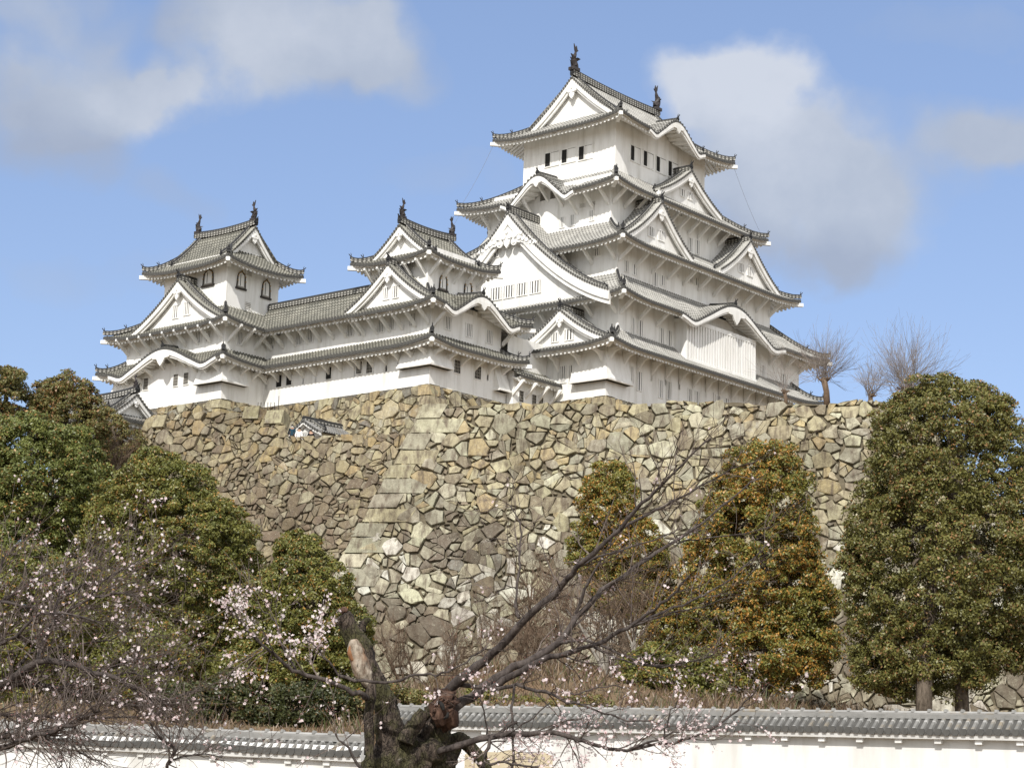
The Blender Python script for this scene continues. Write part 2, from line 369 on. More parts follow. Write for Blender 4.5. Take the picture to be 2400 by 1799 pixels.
def skirt(B, outer, ze, inner, zi, over, tile, name='roof', sides='SWNE', bumps=(), up=.5, Lu=5., orn=True, sp=.36, nseg=6, strut=None, strut_sides='SW', strut_sp=1.75, strut_skip=(), curve=.3):
    """a pent roof running round a storey; bumps = (side, centre coordinate, half width, height) are the undulating gables"""
    mb, so, hips = MB(), MB(), []
    D = {'S': inner[1] - outer[1], 'N': outer[3] - inner[3], 'W': inner[0] - outer[0], 'E': outer[2] - inner[2]}
    prev = {'S': 'W', 'E': 'S', 'N': 'E', 'W': 'N'}; nxt = {v: k for k, v in prev.items()}
    fns = {}
    for k in sides:
        if D[k] < .05: continue
        A, e, n, L = side(outer, k); d_, a0, a1 = D[k], D[prev[k]], D[nxt[k]]
        bs = [(along(outer, k, c), hw, h) for (kk, c, hw, h) in bumps if kk == k]
        def zf(w, d, d_=d_, a0=a0, a1=a1, L=L, bs=bs):
            s = min(max(d / d_, 0), 1); z = ze + (zi - ze) * ((1 - curve) * s + curve * s * s)
            q0 = max(0, 1 - w / Lu) if a0 > .05 else 0; q1 = max(0, 1 - (L - w) / Lu) if a1 > .05 else 0
            z += up * (max(q0, q1) ** 2.2) * (1 - s) ** 1.5
            for c, hw, h in bs:
                x = abs(w - c) / hw
                if x < 1.25:
                    kz = h * (.5 + .5 * math.cos(math.pi * min(x, 1))) if x < 1 else 0
                    dip = -.16 * h * math.exp(-((x - .98) / .16) ** 2)
                    z = max(z + dip * (1 - s), ze + kz + .08 * d + dip * (1 - s))
            return z
        def dmf(w, d_=d_, a0=a0, a1=a1, L=L):
            q = 1.
            if a0 > .05: q = min(q, w / a0)
            if a1 > .05: q = min(q, (L - w) / a1)
            return d_ * max(q, 0)
        fns[k] = (A, e, n, L, zf, dmf)
        slope(mb, A, e, n, L, zf, dmf, sp, nseg)
        soffit(so, A, e, n, L, zf, min(over, d_), dmf)
        if bs:   # curved board under each undulating gable, with a small pendant
            for c, hw, h in bs:
                kb = MB(); m_ = 36; ww = [c - hw * 1.25 + 2.5 * hw * i / m_ for i in range(m_ + 1)]
                ww = [w for w in ww if 0 < w < L]
                for i in range(len(ww) - 1):
                    a, b = ww[i], ww[i + 1]
                    def T(w): return .22 + .24 * math.exp(-((w - c) / hw) ** 2 * 1.2)
                    for (d0, d1, z0, zz) in ((-.02, .16, -.16, 1.), (.1, .26, -.16, 1.45)):
                        P = lambda w, d, kk: A + e * w + n * d + ZV * (zf(w, 0) + kk)
                        kb.hexa([P(a, d0, z0 - T(a) * zz), P(b, d0, z0 - T(b) * zz), P(b, d1, z0 - T(b) * zz), P(a, d1, z0 - T(a) * zz), P(a, d0, z0), P(b, d0, z0), P(b, d1, z0), P(a, d1, z0)])
                pc = A + e * c - n * .06 + ZV * (zf(c, 0) - .62)
                sc = hw / 4.2
                kb.prism([pc + e * x * sc + ZV * z * sc for x, z in ((-.95, .12), (.95, .12), (.8, -.2), (.4, -.22), (.22, -.5), (0, -.72), (-.22, -.5), (-.4, -.22), (-.8, -.2))], n * .16)
                ko = B.put('curved_gable_board', kb, [M_PL])
                # wall infill behind
                rb = MB(); pts = [A + e * c + n * d + ZV * (zf(c, d) + .05) for d in np.linspace(.05, min(d_, 3.), 5)]
                ridge_path(rb, pts, .3, .22, .11); B.put('gable_ridge', rb, [M_RIDGE, M_DARKTILE], ko)
                B.inst('ridge_ornament', ORN, pts[0] + ZV * .1, ROTZ[k], ko, .95)
    for k in sides:    # hips between a side and the next one
        k2 = nxt[k]
        if k not in fns or D.get(k2, 0) < .05: continue
        A, e, n, L, zf, dmf = fns[k]; pts = []
        for s in np.linspace(0.0, 1, 9):
            w, d = L - s * D[k2], s * D[k]; pts.append(A + e * w + n * d + ZV * (zf(w, d) + .03 + (.16 * (1 - s) ** 6)))
        hp = MB(); ridge_path(hp, pts, .3, .26, .12); hips.append(hp)
        # white corner rafter
        dg = (e - n) / math.sqrt(2); lat = np.cross(dg, ZV); c = A + e * L + ZV * (zf(L, 0) - .5)
        so.obox(c - dg * .9, dg * 1.1, lat * .17, ZV * .17)
        rz = ROTZ[k] + math.pi / 4
        hips_orn = (pts[0] + ZV * .18, pts[3] + ZV * .22)
        fns[k] += ((hips_orn, rz),)
    ro = B.put(name, mb, [tile, M_END]); B.put('eave_soffit', so, [M_PL], ro)
    for hp in hips: B.put('hip_ridge', hp, [M_RIDGE, M_DARKTILE], ro)
    for k in fns:
        if len(fns[k]) > 6 and orn:
            (p0, p1), rz = fns[k][6]; B.inst('ridge_ornament', ORN, p0, rz, ro, .8); 
            if D[k] > 1.5: B.inst('ridge_ornament', ORN, p1, rz, ro, .85)
    if strut is not None:
        for k in strut_sides:
            if k not in fns: continue
            A, e, n, L, zf, dmf = fns[k][:6]; a0 = over if D[prev[k]] > .05 else 0; a1 = over if D[nxt[k]] > .05 else 0
            cnt = max(2, int((L - a0 - a1 - .6) / strut_sp)); 
            for i in range(cnt + 1):
                w = a0 + .3 + (L - a0 - a1 - .6) * i / cnt
                if any(kk == k and abs(along(outer, k, c) - w) < hw for kk, c, hw in strut_skip): continue
                p = A + e * w + n * over; p[2] = zf(w, over * .5) - .62
                B.inst('strut', strut, p, ROTZ[k], ro)
    return ro, fns

def walls(B, rect, z0, z1, name='wall', sides='SWNE', mat=None):
    mb = MB(); x0, y0, x1, y1 = rect; f = {'S': 'y', 'E': 'X', 'N': 'Y', 'W': 'x'}
    mb.box(x0, y0, z0, x1, y1, z1, 0, ''.join(f[k] for k in sides) + 'Z'); return B.put(name, mb, [mat or M_PL])

def pendant(mb, c, e, nout, s, wide=False):
    pts = [(-.5, .25), (-.2, .45), (0, .5), (.2, .45), (.5, .25), (.55, -.1), (.32, -.3), (.24, -.62), (0, -.9), (-.24, -.62), (-.32, -.3), (-.55, -.1)]
    mb.prism([c + e * x * s + ZV * z * s for x, z in pts], nout * .14)
    for x in (-.27, .27):
        q = [c + e * (x + .2 * math.cos(t)) * s + ZV * (-.05 + .2 * math.sin(t)) * s + nout * .14 for t in np.linspace(0, 2 * math.pi, 9)[:-1]]
        mb.prism(q, nout * .07)
    q = [c + e * (.15 * math.cos(t)) * s + ZV * (.28 + .15 * math.sin(t)) * s + nout * .14 for t in np.linspace(0, 2 * math.pi, 7)[:-1]]
    mb.prism(q, nout * .1)
    if wide:   # carved scrolls running down both slopes
        for sg in (-1, 1):
            for (x, z, r) in ((.8, -.05, .34), (1.15, -.28, .36), (1.5, -.42, .3), (1.85, -.55, .33), (2.2, -.78, .27), (2.5, -.86, .2), (.65, -.5, .28), (1.3, -.0, .2)):
                q = [c + e * (sg * x + r * math.cos(t)) * s + ZV * (z + r * math.sin(t)) * s for t in np.linspace(0, 2 * math.pi, 11)[:-1]]
                mb.prism(q, nout * .13)
                q = [c + e * (sg * x + r * .5 * math.cos(t)) * s + ZV * (z + r * .5 * math.sin(t)) * s + nout * .13 for t in np.linspace(0, 2 * math.pi, 9)[:-1]]
                mb.prism(q, nout * .08)

def gable_face(B, P0, e, nout, zp, half, zbase, ov, bw, parent=None, pend=.9, wide=False, qext=1.06, wins=(), roof_mb=None, name='gable', pdz=0.):
    """white gable wall set back under thick curved bargeboards; P0 = centre of the wall plane (z ignored)"""
    P0 = np.array([P0[0], P0[1], 0.]); m_ = 14
    g = MB(); qs = np.linspace(-1, 1, 2 * m_ + 1) * half
    poly = [P0 + e * half + ZV * (zbase - .4), P0 - e * half + ZV * (zbase - .4)] + [P0 + e * q + ZV * max(zp(abs(q)) - .12, zbase - .39) for q in qs]
    g.prism(poly, -nout * .12)
    go = B.put(name, g, [M_PL], parent)
    b = MB()
    for sg in (-1, 1):
        qq = np.linspace(0, half * qext, m_ + 1)
        for i in range(m_):
            a, c = qq[i], qq[i + 1]
            for (o0, o1, t0, t1) in ((ov - .16, ov, .0, bw), (ov - .34, ov - .165, bw * .3, bw * 1.5)):
                P = lambda q, o, t: P0 + e * sg * q + nout * o + ZV * (zp(q) - .1 - t * (1 + .25 * (1 - q / half)))
                p = [P(a, o1, t1), P(c, o1, t1), P(c, o0, t1), P(a, o0, t1), P(a, o1, t0), P(c, o1, t0), P(c, o0, t0), P(a, o0, t0)]
                b.hexa(p)
            # soffit behind board
            P2 = lambda q, o: P0 + e * sg * q + nout * o + ZV * (zp(q) - .16)
            b.quad(P2(a, 0), P2(c, 0), P2(c, ov - .1), P2(a, ov - .1))
    B.put('bargeboard', b, [M_PL], go)
    if pend:
        p = MB(); pendant(p, P0 + nout * (ov - .1) + ZV * (zp(0) - .1 - bw * 1.75 - .35 * pend - pdz), e, nout, pend, wide); B.put('gable_pendant', p, [M_PL], go)
    for (q, z, w, h, nb) in wins: window(B, P0 + e * q + ZV * z, e, nout, w, h, nb, parent=go)
    if roof_mb is not None:   # verge tiles with round ends
        for sg in (-1, 1):
            Ls = 0.; q = 0.; qq = np.linspace(0, half * qext, 26)
            for i in range(25):
                a, c = qq[i], qq[i + 1]
                P = lambda q, o, t: P0 + e * sg * q + nout * o + ZV * (zp(q) + t)
                roof_mb.hexa([P(a, ov + .04, -.1), P(c, ov + .04, -.1), P(c, ov - .5, -.1), P(a, ov - .5, -.1), P(a, ov + .04, .1), P(c, ov + .04, .1), P(c, ov - .5, .1), P(a, ov - .5, .1)], 0)
            q = .1
            while q < half * qext:
                c = P0 + e * sg * q + nout * (ov + .05) + ZV * zp(q); R = .115
                ring = [c + e * R * math.cos(t) + ZV * R * math.sin(t) for t in [math.pi / 3 * k for k in range(6)]]
                roof_mb.prism(ring, nout * .05, 1)
                dz = (zp(q) - zp(q + .01)) / .01; q += .31 / math.sqrt(1 + dz * dz)
    return go

def dormer(B, P0, e, nout, half, zb, h, c, depth, tile, ov=.55, bw=.5, pend=.9, wide=False, wins=(), name='gable', ridge_h=.42, sp=.36, front_orn=True, qext=1.06, pdz=0.):
    """triangular gable with its own little roof running back into the building"""
    zp = lambda q: zb + h * (1 - q / half) * (1 - c * q / half)
    rb = MB(); P0 = np.array([P0[0], P0[1], 0.])
    go = gable_face(B, P0, e, nout, zp, half, zb, ov, bw, None, pend, wide, qext, wins, rb, name, pdz)
    for sg in (-1, 1):
        A = P0 + nout * (ov - .05) + e * sg * half * qext
        slope(rb, A, -nout, -e * sg, depth + ov, lambda w, d: zp(half * qext - d), lambda w: half * qext, sp, 7, ends=False)
    ro = B.put('gable_roof', rb, [tile, M_END], go)
    rg = MB(); f = P0 + nout * (ov + .02) + ZV * (zp(0) + .02); ridge_path(rg, [f, f - nout * (depth + ov)], .34, ridge_h, .14)
    for sg in (-1, 1):   # descending ridges a little behind the verge
        pts = [P0 + nout * (ov - .95) + e * sg * q + ZV * (zp(q) + .04) for q in np.linspace(.25, half * .98, 10)]; ridge_path(rg, pts, .28, .24, .1)
    B.put('gable_ridge', rg, [M_RIDGE, M_DARKTILE], go)
    rz = math.atan2(e[1], e[0]) if np.cross(e, -nout)[2] > 0 else math.atan2(-e[1], -e[0])
    if front_orn: B.inst('ridge_ornament', ORN, f + ZV * .25, rz, go, 1.15)
    for sg in (-1, 1):
        q = half * .96; B.inst('ridge_ornament', ORN, P0 + nout * (ov - .9) + e * sg * q + ZV * (zp(q) + .15), rz, go, .7)
    return go

def irimoya(B, rect, ze, H, axis, g, over, tile, up=.5, Lu=5., ov=.6, c=.35, bumps=(), bw=.42, pend=.7, ridge_h=.55, fish=1., name='roof', strut=None, strut_sides='SW', strut_sp=1.75, sp=.36):
    """hip-and-gable top roof"""
    mb, so, hps = MB(), MB(), []; x0, y0, x1, y1 = rect
    def hipr(*a): q = MB(); ridge_path(q, *a); hps.append(q)
    Dh = (y1 - y0) / 2 if axis == 'x' else (x1 - x0) / 2
    prof = lambda d: ze + H * ((1 - c) * min(d / Dh, 1) + c * min(d / Dh, 1) ** 2)
    longs = 'SN' if axis == 'x' else 'WE'; F = {}
    for k in 'SENW':
        A, e, n, L = side(rect, k); bs = [(along(rect, k, cc), hw, h) for (kk, cc, hw, h) in bumps if kk == k]
        def zf(w, d, L=L, bs=bs):
            s = d / Dh; q = max(0, 1 - min(w, L - w) / Lu); z = prof(d) + up * q ** 2.2 * max(0, 1 - s * 2.2) ** 1.5
            for cc, hw, h in bs:
                x = abs(w - cc) / hw
                if x < 1.25:
                    kz = h * (.5 + .5 * math.cos(math.pi * min(x, 1))) if x < 1 else 0
                    dip = -.16 * h * math.exp(-((x - .98) / .16) ** 2); z = max(z + dip * max(0, 1 - s * 2), ze + kz + .08 * d + dip * max(0, 1 - s * 2))
            return z
        if k in longs:
            def dmf(w, L=L): 
                m_ = min(w, L - w); return m_ if m_ < g - ov else Dh
        else:
            def dmf(w, L=L): return min(w, L - w, g + .05)
        F[k] = (A, e, n, L, zf, dmf); slope(mb, A, e, n, L, zf, dmf, sp, 8)
        soffit(so, A, e, n, L, zf, over, lambda w, L=L: min(w, L - w, over))
        for cc, hw, h in bs:
            kb = MB(); m_ = 36; ww = [cc - hw * 1.25 + 2.5 * hw * i / m_ for i in range(m_ + 1)]
            T = lambda w: .22 + .24 * math.exp(-((w - cc) / hw) ** 2 * 1.2)
            P = lambda w, d, kk: A + e * w + n * d + ZV * (zf(w, 0) + kk)
            for i in range(m_):
                a, b = ww[i], ww[i + 1]
                for (d0, d1, z0, zz) in ((-.02, .16, -.16, 1.), (.1, .26, -.16, 1.5)):
                    kb.hexa([P(a, d0, z0 - T(a) * zz), P(b, d0, z0 - T(b) * zz), P(b, d1, z0 - T(b) * zz), P(a, d1, z0 - T(a) * zz), P(a, d0, z0), P(b, d0, z0), P(b, d1, z0), P(a, d1, z0)])
            pc = A + e * cc - n * .06 + ZV * (zf(cc, 0) - .6); sc = hw / 4.2
            kb.prism([pc + e * x * sc + ZV * z * sc for x, z in ((-.95, .12), (.95, .12), (.8, -.2), (.4, -.22), (.22, -.5), (0, -.72), (-.22, -.5), (-.4, -.22), (-.8, -.2))], n * .16)
            ko = B.put('curved_gable_board', kb, [M_PL]); rb = MB()
            pts = [A + e * cc + n * d + ZV * (zf(cc, d) + .05) for d in np.linspace(.05, 2.6, 5)]; ridge_path(rb, pts, .3, .22, .11); B.put('gable_ridge', rb, [M_RIDGE, M_DARKTILE], ko)
            B.inst('ridge_ornament', ORN, pts[0] + ZV * .1, ROTZ[k], ko, .9)
    orn = []
    nxt = {'S': 'E', 'E': 'N', 'N': 'W', 'W': 'S'}
    for k in 'SENW':
        A, e, n, L, zf, dmf = F[k]
        pts = [A + e * (L - s) + n * s + ZV * (zf(L - s, s) + .03 + .16 * (1 - s / g) ** 6) for s in np.linspace(0, g, 8)]
        hipr(pts, .3, .28, .12); orn.append((pts[0] + ZV * .16, ROTZ[k] + math.pi / 4, .8)); orn.append((pts[3] + ZV * .2, ROTZ[k] + math.pi / 4, .85))
        dg = (e - n) / math.sqrt(2); lat = np.cross(dg, ZV); so.obox(A + e * L + ZV * (zf(L, 0) - .5) - dg * .9, dg * 1.1, lat * .17, ZV * .17)
        if k in longs:   # descending ridges
            for w in (g - ov + .75, L - g + ov - .75):
                pts = [A + e * w + n * d + ZV * (zf(w, d) + .03) for d in np.linspace(g * .55, Dh - .2, 8)]; hipr(pts, .3, .28, .12)
                orn.append((pts[0] + ZV * .15, ROTZ[k], .8))
    Lr = (x1 - x0) if axis == 'x' else (y1 - y0); ax = V3(1, 0, 0) if axis == 'x' else V3(0, 1, 0)
    st = V3(x0, (y0 + y1) / 2, 0) if axis == 'x' else V3((x0 + x1) / 2, y0, 0)
    zt = ze + H
    a, b = st + ax * (g - ov - .05) + ZV * zt, st + ax * (Lr - g + ov + .05) + ZV * zt
    # the main ridge dips slightly in the middle
    rp = [a + (b - a) * t + ZV * (.22 * (2 * t - 1) ** 2 - .05) for t in np.linspace(0, 1, 11)]
    hp = MB(); ridge_path(hp, rp, .45, ridge_h, .17)
    zp = lambda q: prof(Dh - q)
    half = Dh - g
    for sgn, d0 in ((1, g), (-1, Lr - g)):
        P0 = st + ax * d0; nout = -ax * sgn; e = np.cross(nout, ZV) * -1
        gable_face(B, P0, e, nout, zp, half, prof(g), ov, bw, None, pend, False, 1.12, (), mb)
    ro = B.put(name, mb, [tile, M_END]); B.put('eave_soffit', so, [M_PL], ro); B.put('ridge', hp, [M_RIDGE, M_DARKTILE], ro)
    for q in hps: B.put('hip_ridge', q, [M_RIDGE, M_DARKTILE], ro)
    for p, rz, s in orn: B.inst('ridge_ornament', ORN, p, rz, ro, s)
    if fish:
        r0 = 0. if axis == 'x' else math.pi / 2
        B.inst('fish_finial', FISH, rp[0] + ax * .35 + ZV * (ridge_h), r0, ro, fish); B.inst('fish_finial', FISH, rp[-1] - ax * .35 + ZV * ridge_h, r0 + math.pi, ro, fish)
        for p, s in ((rp[0], 1), (rp[-1], -1)): B.inst('ridge_ornament', ORN, p + ZV * .1, r0 + (-math.pi / 2 if s > 0 else math.pi / 2), ro, 1.1)
    if strut is not None:
        for k in strut_sides:
            A, e, n, L, zf, dmf = F[k]; cnt = max(2, int((L - 2 * over - .6) / strut_sp))
            for i in range(cnt + 1):
                w = over + .3 + (L - 2 * over - .6) * i / cnt; p = A + e * w + n * over; p[2] = zf(w, over * .5) - .62; B.inst('strut', strut, p, ROTZ[k], ro)
    return ro, F

def window(B, P, e, nout, w, h, nb=3, style='slit', parent=None):
    """P = centre on the wall plane"""
    mb = MB(); P = np.asarray(P, float); ec = e * w / 2; hz = ZV * h / 2
    def bx(cx, cz, hw, hh, o0, o1, mat): mb.obox(P + e * cx + ZV * cz + nout * (o0 + o1) / 2, e * hw, nout * (o1 - o0) / 2, ZV * hh, mat)
    if style in ('slit', 'dark', 'bars'):
        bx(0, 0, w / 2, h / 2, -.05, .012, 1)
        t = .07
        for s in (-1, 1): bx(s * (w / 2 + t / 2), 0, t / 2, h / 2 + t, -.02, .07, 0)
        bx(0, -h / 2 - t / 2, w / 2, t / 2, -.02, .085, 0); bx(0, h / 2 + t / 2, w / 2, t / 2, -.02, .07, 0)
        if style == 'slit':
            for i in range(nb):
                x = -w / 2 + w * (i + .5) / nb; bx(x, 0, w / nb * .27, h / 2, .0, .05, 0)
        elif style == 'bars':
            for i in range(nb): bx(-w / 2 + w * (i + 1) / (nb + 1), 0, .025, h / 2, .012, .04, 2)
            for i in range(3): bx(0, -h / 2 + h * (i + 1) / 4, w / 2, .02, .012, .03, 2)
    elif style == 'shutter':
        bx(0, 0, w / 2, h / 2, -.05, .015, 2); 
        for s in (-1, 1): bx(s * (w / 2 + .03), 0, .03, h / 2 + .06, -.02, .05, 0)
        for i in range(4): bx(0, -h / 2 + h * (i + .5) / 4, w / 2, h * .05, .015, .035, 0)
    elif style == 'open':   # dark sliding opening with a white panel beside it
        bx(-w * .3, 0, w * .2, h / 2, -.05, .012, 1); bx(w * .2, 0, w * .3, h / 2, -.03, .006, 1); bx(w * .21, .0, w * .27, h * .47, .0, .03, 0)
        bx(0, h / 2 + .05, w / 2 + .06, .05, -.02, .08, 0); bx(0, -h / 2 - .05, w / 2 + .06, .05, -.02, .09, 0)
        for s in (-1, 1): bx(s * (w / 2 + .03), 0, .03, h / 2, -.02, .07, 0)
        bx(-w * .1, 0, .04, h / 2, 0, .06, 0)
    elif style == 'bell':   # flame-headed window in a black frame with gilt fittings
        prof = [(-.5, -.5), (-.46, -.1), (-.42, .18), (-.30, .34), (-.13, .40), (0, .5), (.13, .40), (.30, .34), (.42, .18), (.46, -.1), (.5, -.5)]
        pp = [P + e * x * w + ZV * z * h + nout * .01 for x, z in prof]
        mb.prism(pp, nout * .03, 2)
        mb.tube([q + nout * .05 for q in pp], .06, 6, 3)
        for q in pp[1:-1]: mb.obox(q + nout * .13, e * .05, nout * .02, ZV * .05, 4)
        bx(0, -.04 * h, w * .33, h * .36, .04, .06, 0); bx(0, .36 * h, w * .16, h * .06, .04, .06, 0)
        bx(-w * .1, -.05 * h, .03, h * .33, .06, .075, 1)
        bx(0, -h / 2 - .08, w * .62, .08, 0, .16, 3)
        return B.put('bell_window', mb, [M_PL, M_DARK, M_SHUT, M_BELL, M_GOLD], parent)
    nm = {'slit': 'lattice_window', 'dark': 'window', 'bars': 'barred_window', 'shutter': 'shuttered_window', 'open': 'window'}[style]
    return B.put(nm, mb, [M_PL, M_DARK, M_SHUT], parent)

def pwin(B, k, plane, px, py, wpx, hpx, style='slit', nb=3, cap=None):
    """a window at the place where the photo's pixel meets the wall: k='W' wall x=plane, k='S' wall y=plane"""
    n = CU if k == 'W' else CV
    P0 = c2w(plane, 0, 0) if k == 'W' else c2w(0, plane, 0)
    p = at_plane(px, py, P0, n) - CO; loc_ = V3(p @ CU, p @ CV, p[2]); D = (p + CO)[1]; sc = F_PX / math.cos(PITCH) / D
    q = at_plane(px + wpx, py, P0, n) - CO; w = abs((q @ CV) - loc_[1]) if k == 'W' else abs((q @ CU) - loc_[0])
    h = hpx / sc * 1.03
    e, no = (V3(0, -1, 0), V3(-1, 0, 0)) if k == 'W' else (V3(1, 0, 0), V3(0, -1, 0))
    if k == 'W': loc_[0] = plane
    else: loc_[1] = plane
    return window(B, loc_, e, no, max(w, .25), h, nb, style)

def drop_bay(B, x, y, lw, ls, z0, z1, out=.75, gap=.2):
    """flared stone-dropping bay wrapped round a south west corner; lw along the west wall, ls along the south wall"""
    mb = MB(); t, o = .04, out
    def ring(off, z): return [(x + ls, y - off * .0, z), (x + ls, y - off, z), (x - off, y - off, z), (x - off, y + lw, z), (x, y + lw, z)]
    top, bot = ring(t, z1), ring(o, z0); n = 5
    pts = top + bot
    mb.add(pts, [(0, 1, 6, 5), (1, 2, 7, 6), (2, 3, 8, 7), (3, 4, 9, 8)], 0)
    mb.add(bot + [(x, y, z0)], [(0, 1, 2, 5), (5, 2, 3, 4)], 1)
    # lip board
    l0, l1 = ring(o + .1, z0 - .02), ring(o + .1, z0 + .16); b0 = ring(o - .12, z0 - .02)
    mb.add(l0 + l1, [(1, 2, 7, 6), (2, 3, 8, 7), (0, 1, 6, 5), (3, 4, 9, 8)], 0)
    mb.add(l1 + ring(o - .05, z0 + .18), [(1, 2, 7, 6), (2, 3, 8, 7)], 0)
    mb.add(l0 + b0, [(1, 2, 7, 6), (2, 3, 8, 7), (0, 1, 6, 5), (3, 4, 9, 8)], 0)
    return B.put('stone_drop_bay', mb, [M_PL, M_DARK])
def box_bay(B, k, plane, c, hw, z0, z1, out):
    mb = MB()
    P = (lambda a, o, z: (plane - o, c + a, z)) if k == 'W' else (lambda a, o, z: (c + a, plane - o, z))
    p = [P(-hw, out, z0), P(hw, out, z0), P(hw, 0, z0), P(-hw, 0, z0), P(-hw, .03, z1), P(hw, .03, z1), P(hw, 0, z1), P(-hw, 0, z1)]
    mb.hexa(p); lip = [P(-hw - .08, out + .08, z0 - .02), P(hw + .08, out + .08, z0 - .02), P(hw + .08, 0, z0 - .02), P(-hw - .08, 0, z0 - .02)]
    mb.hexa([*lip, *[(a, b, c_ + .14) for a, b, c_ in lip]]); m2 = MB()
    mb.quad(P(-hw + .1, out - .1, z0 - .03), P(hw - .1, out - .1, z0 - .03), P(hw - .1, .05, z0 - .03), P(-hw + .1, .05, z0 - .03), 1)
    return B.put('stone_drop_bay', mb, [M_PL, M_DARK])


ST_S = strut_mesh(1.25, 1.35, False); ST_M = strut_mesh(1.7, 1.5, False); ST_L = strut_mesh(1.75, 1.9, True); ST_B = strut_mesh(1.25, 1.45, True)

# ---- great keep
K = Bld('castle_keep', (0, 0, 0), label='tallest white castle keep with five tiled roof layers and a huge carved gable', cat='castle keep')
walls(K, (0, 0, 31, 8.2), -.1, 5.6); walls(K, (2.2, 8.2, 31, 21), -.1, 5.6, sides='WNE')
walls(K, (2.2, .4, 32.8, 22), 5.4, 10.7); walls(K, (3.1, 1.3, 28.8, 20), 11.2, 16.0)
walls(K, (4.35, 3.07, 25.3, 17.9), 16.6, 22.0); walls(K, (6.2, 4.1, 21.05, 15.2), 22.4, 28.7)
skirt(K, (-2.2, -2.2, 33.2, 10.2), 4.3, (2.2, .4, 31.2, 8.2), 6.4, 2.15, M_TILE_A, strut=ST_L, strut_sp=2.1, sides='SWN')
skirt(K, (0, -1.8, 35.2, 24.2), 9.1, (3.1, 1.3, 28.8, 20), 11.9, 2.15, M_TILE_A, bumps=[('S', 17.9, 7.1, 2.4)], strut=ST_M, strut_sp=2.6, strut_skip=[('S', 17.9, 7.2)])
skirt(K, (.9, -.9, 31.1, 22.2), 14.5, (4.35, 3.07, 25.3, 17.9), 17.3, 2.15, M_TILE_A, strut=ST_M, strut_sp=2.5)
skirt(K, (2.15, .87, 27.8, 20.1), 20.4, (6.2, 4.1, 21.05, 15.2), 23.0, 2.15, M_TILE_A, bumps=[('W', 10.2, 3.5, 2.1)], strut=ST_M, strut_sp=1.6)
irimoya(K, (4, 1.9, 23.2, 17.4), 27.4, 6.0, 'x', 3.05, 2.15, M_TILE_A, bumps=[('S', 13.3, 3.7, 1.9)], bw=.5, pend=1.0, fish=1.12)
WE_, SE_ = V3(0, -1, 0), V3(1, 0, 0); WO, SO = V3(-1, 0, 0), V3(0, -1, 0)
dormer(K, (.55, 11.6), WE_, WO, 11.2, 9.75, 8.75, .5, 3.9, M_TILE_A, ov=.75, bw=.85, pend=1.3, wide=True, pdz=.25, name='great_gable', ridge_h=.6,
       wins=[(-1.7 + i * 1.55, 11.1, 1.25, 1.15, 4) for i in range(4)] + [(-2.0, 15.0, .8, .7, 2)])
dormer(K, (-.55, 4.4), WE_, WO, 5.0, 5.05, 3.05, .4, 2.8, M_TILE_A, ov=.6, bw=.42, pend=.7, wins=[(-.9, 5.75, .8, .8, 3), (.7, 5.8, 1.0, .95, 3)])
dormer(K, (8.3, .75), SE_, SO, 4.9, 15.6, 4.1, .3, 2.4, M_TILE_A, ov=.6, bw=.45, pend=.8, wins=[(-.9, 16.7, .9, .9, 3), (.7, 16.7, .9, .9, 3)])
dormer(K, (23.4, .75), SE_, SO, 5.1, 15.6, 4.0, .3, 2.4, M_TILE_A, ov=.6, bw=.45, pend=.8, wins=[(-.9, 16.7, .9, .9, 3), (.7, 16.7, .9, .9, 3)])
dormer(K, (8.3, 20.6), V3(-1, 0, 0), V3(0, 1, 0), 4.9, 15.6, 4.1, .3, 2.6, M_TILE_A, ov=.6, bw=.45, pend=.8)
dormer(K, (15.7, 2.6), SE_, SO, 5.0, 21.95, 3.1, .3, 1.6, M_TILE_A, ov=.6, bw=.42, pend=.7, wins=[(-.7, 22.75, .7, .7, 2), (.6, 22.75, .7, .7, 2)])
# projecting lattice bay under the wide undulating gable
mb = MB(); bx0, bx1, by = 10.9, 22.5, -.95
mb.box(bx0, by + .12, 5.0, bx1, .5, 9.0, 0); mb.box(bx0 - .12, by - .1, 4.7, bx1 + .12, .5, 5.35, 0); mb.box(bx0 - .1, by - .08, 8.75, bx1 + .1, .45, 9.15, 0)
mb.box(bx0 + .2, by + .1, 5.4, bx1 - .2, by + .115, 8.7, 1)
n_ = 26
for i in range(n_ + 1):
    x = bx0 + .1 + (bx1 - bx0 - .2) * i / n_; mb.box(x - .14, by - .06, 5.36, x + .14, by + .1, 8.74, 0)
K.put('lattice_bay', mb, [M_PL, M_SHUT])
for px, py in ((1294, 373), (1333, 364.5), (1373, 357)): pwin(K, 'W', 6.2, px, py, 32, 34, 'open')
for px, py in ((1489, 362), (1519, 375), (1549, 388), (1577, 399)): pwin(K, 'S', 4.1, px, py, 23, 38, 'open')
for px, py, w, h, st in ((1273, 462, 12, 20, 'bars'), (1297, 457, 13, 20, 'bars'), (1365, 481.6, 12, 10, 'shutter'), (1389, 477, 13, 10, 'shutter'), (1318, 521, 10, 26, 'slit'), (1342, 516, 10, 26, 'slit'), (1387, 505, 10, 25, 'slit')):
    pwin(K, 'W', 4.35, px, py, w, h, st, 3)
for px, py, w, h in ((1592, 497, 12, 18), (1617, 574, 8, 34), (1634, 579, 8, 34)): pwin(K, 'S', 3.07, px, py, w, h, 'slit', 2)
pwin(K, 'W', 3.1, 1399, 591, 13, 18, 'slit', 3)
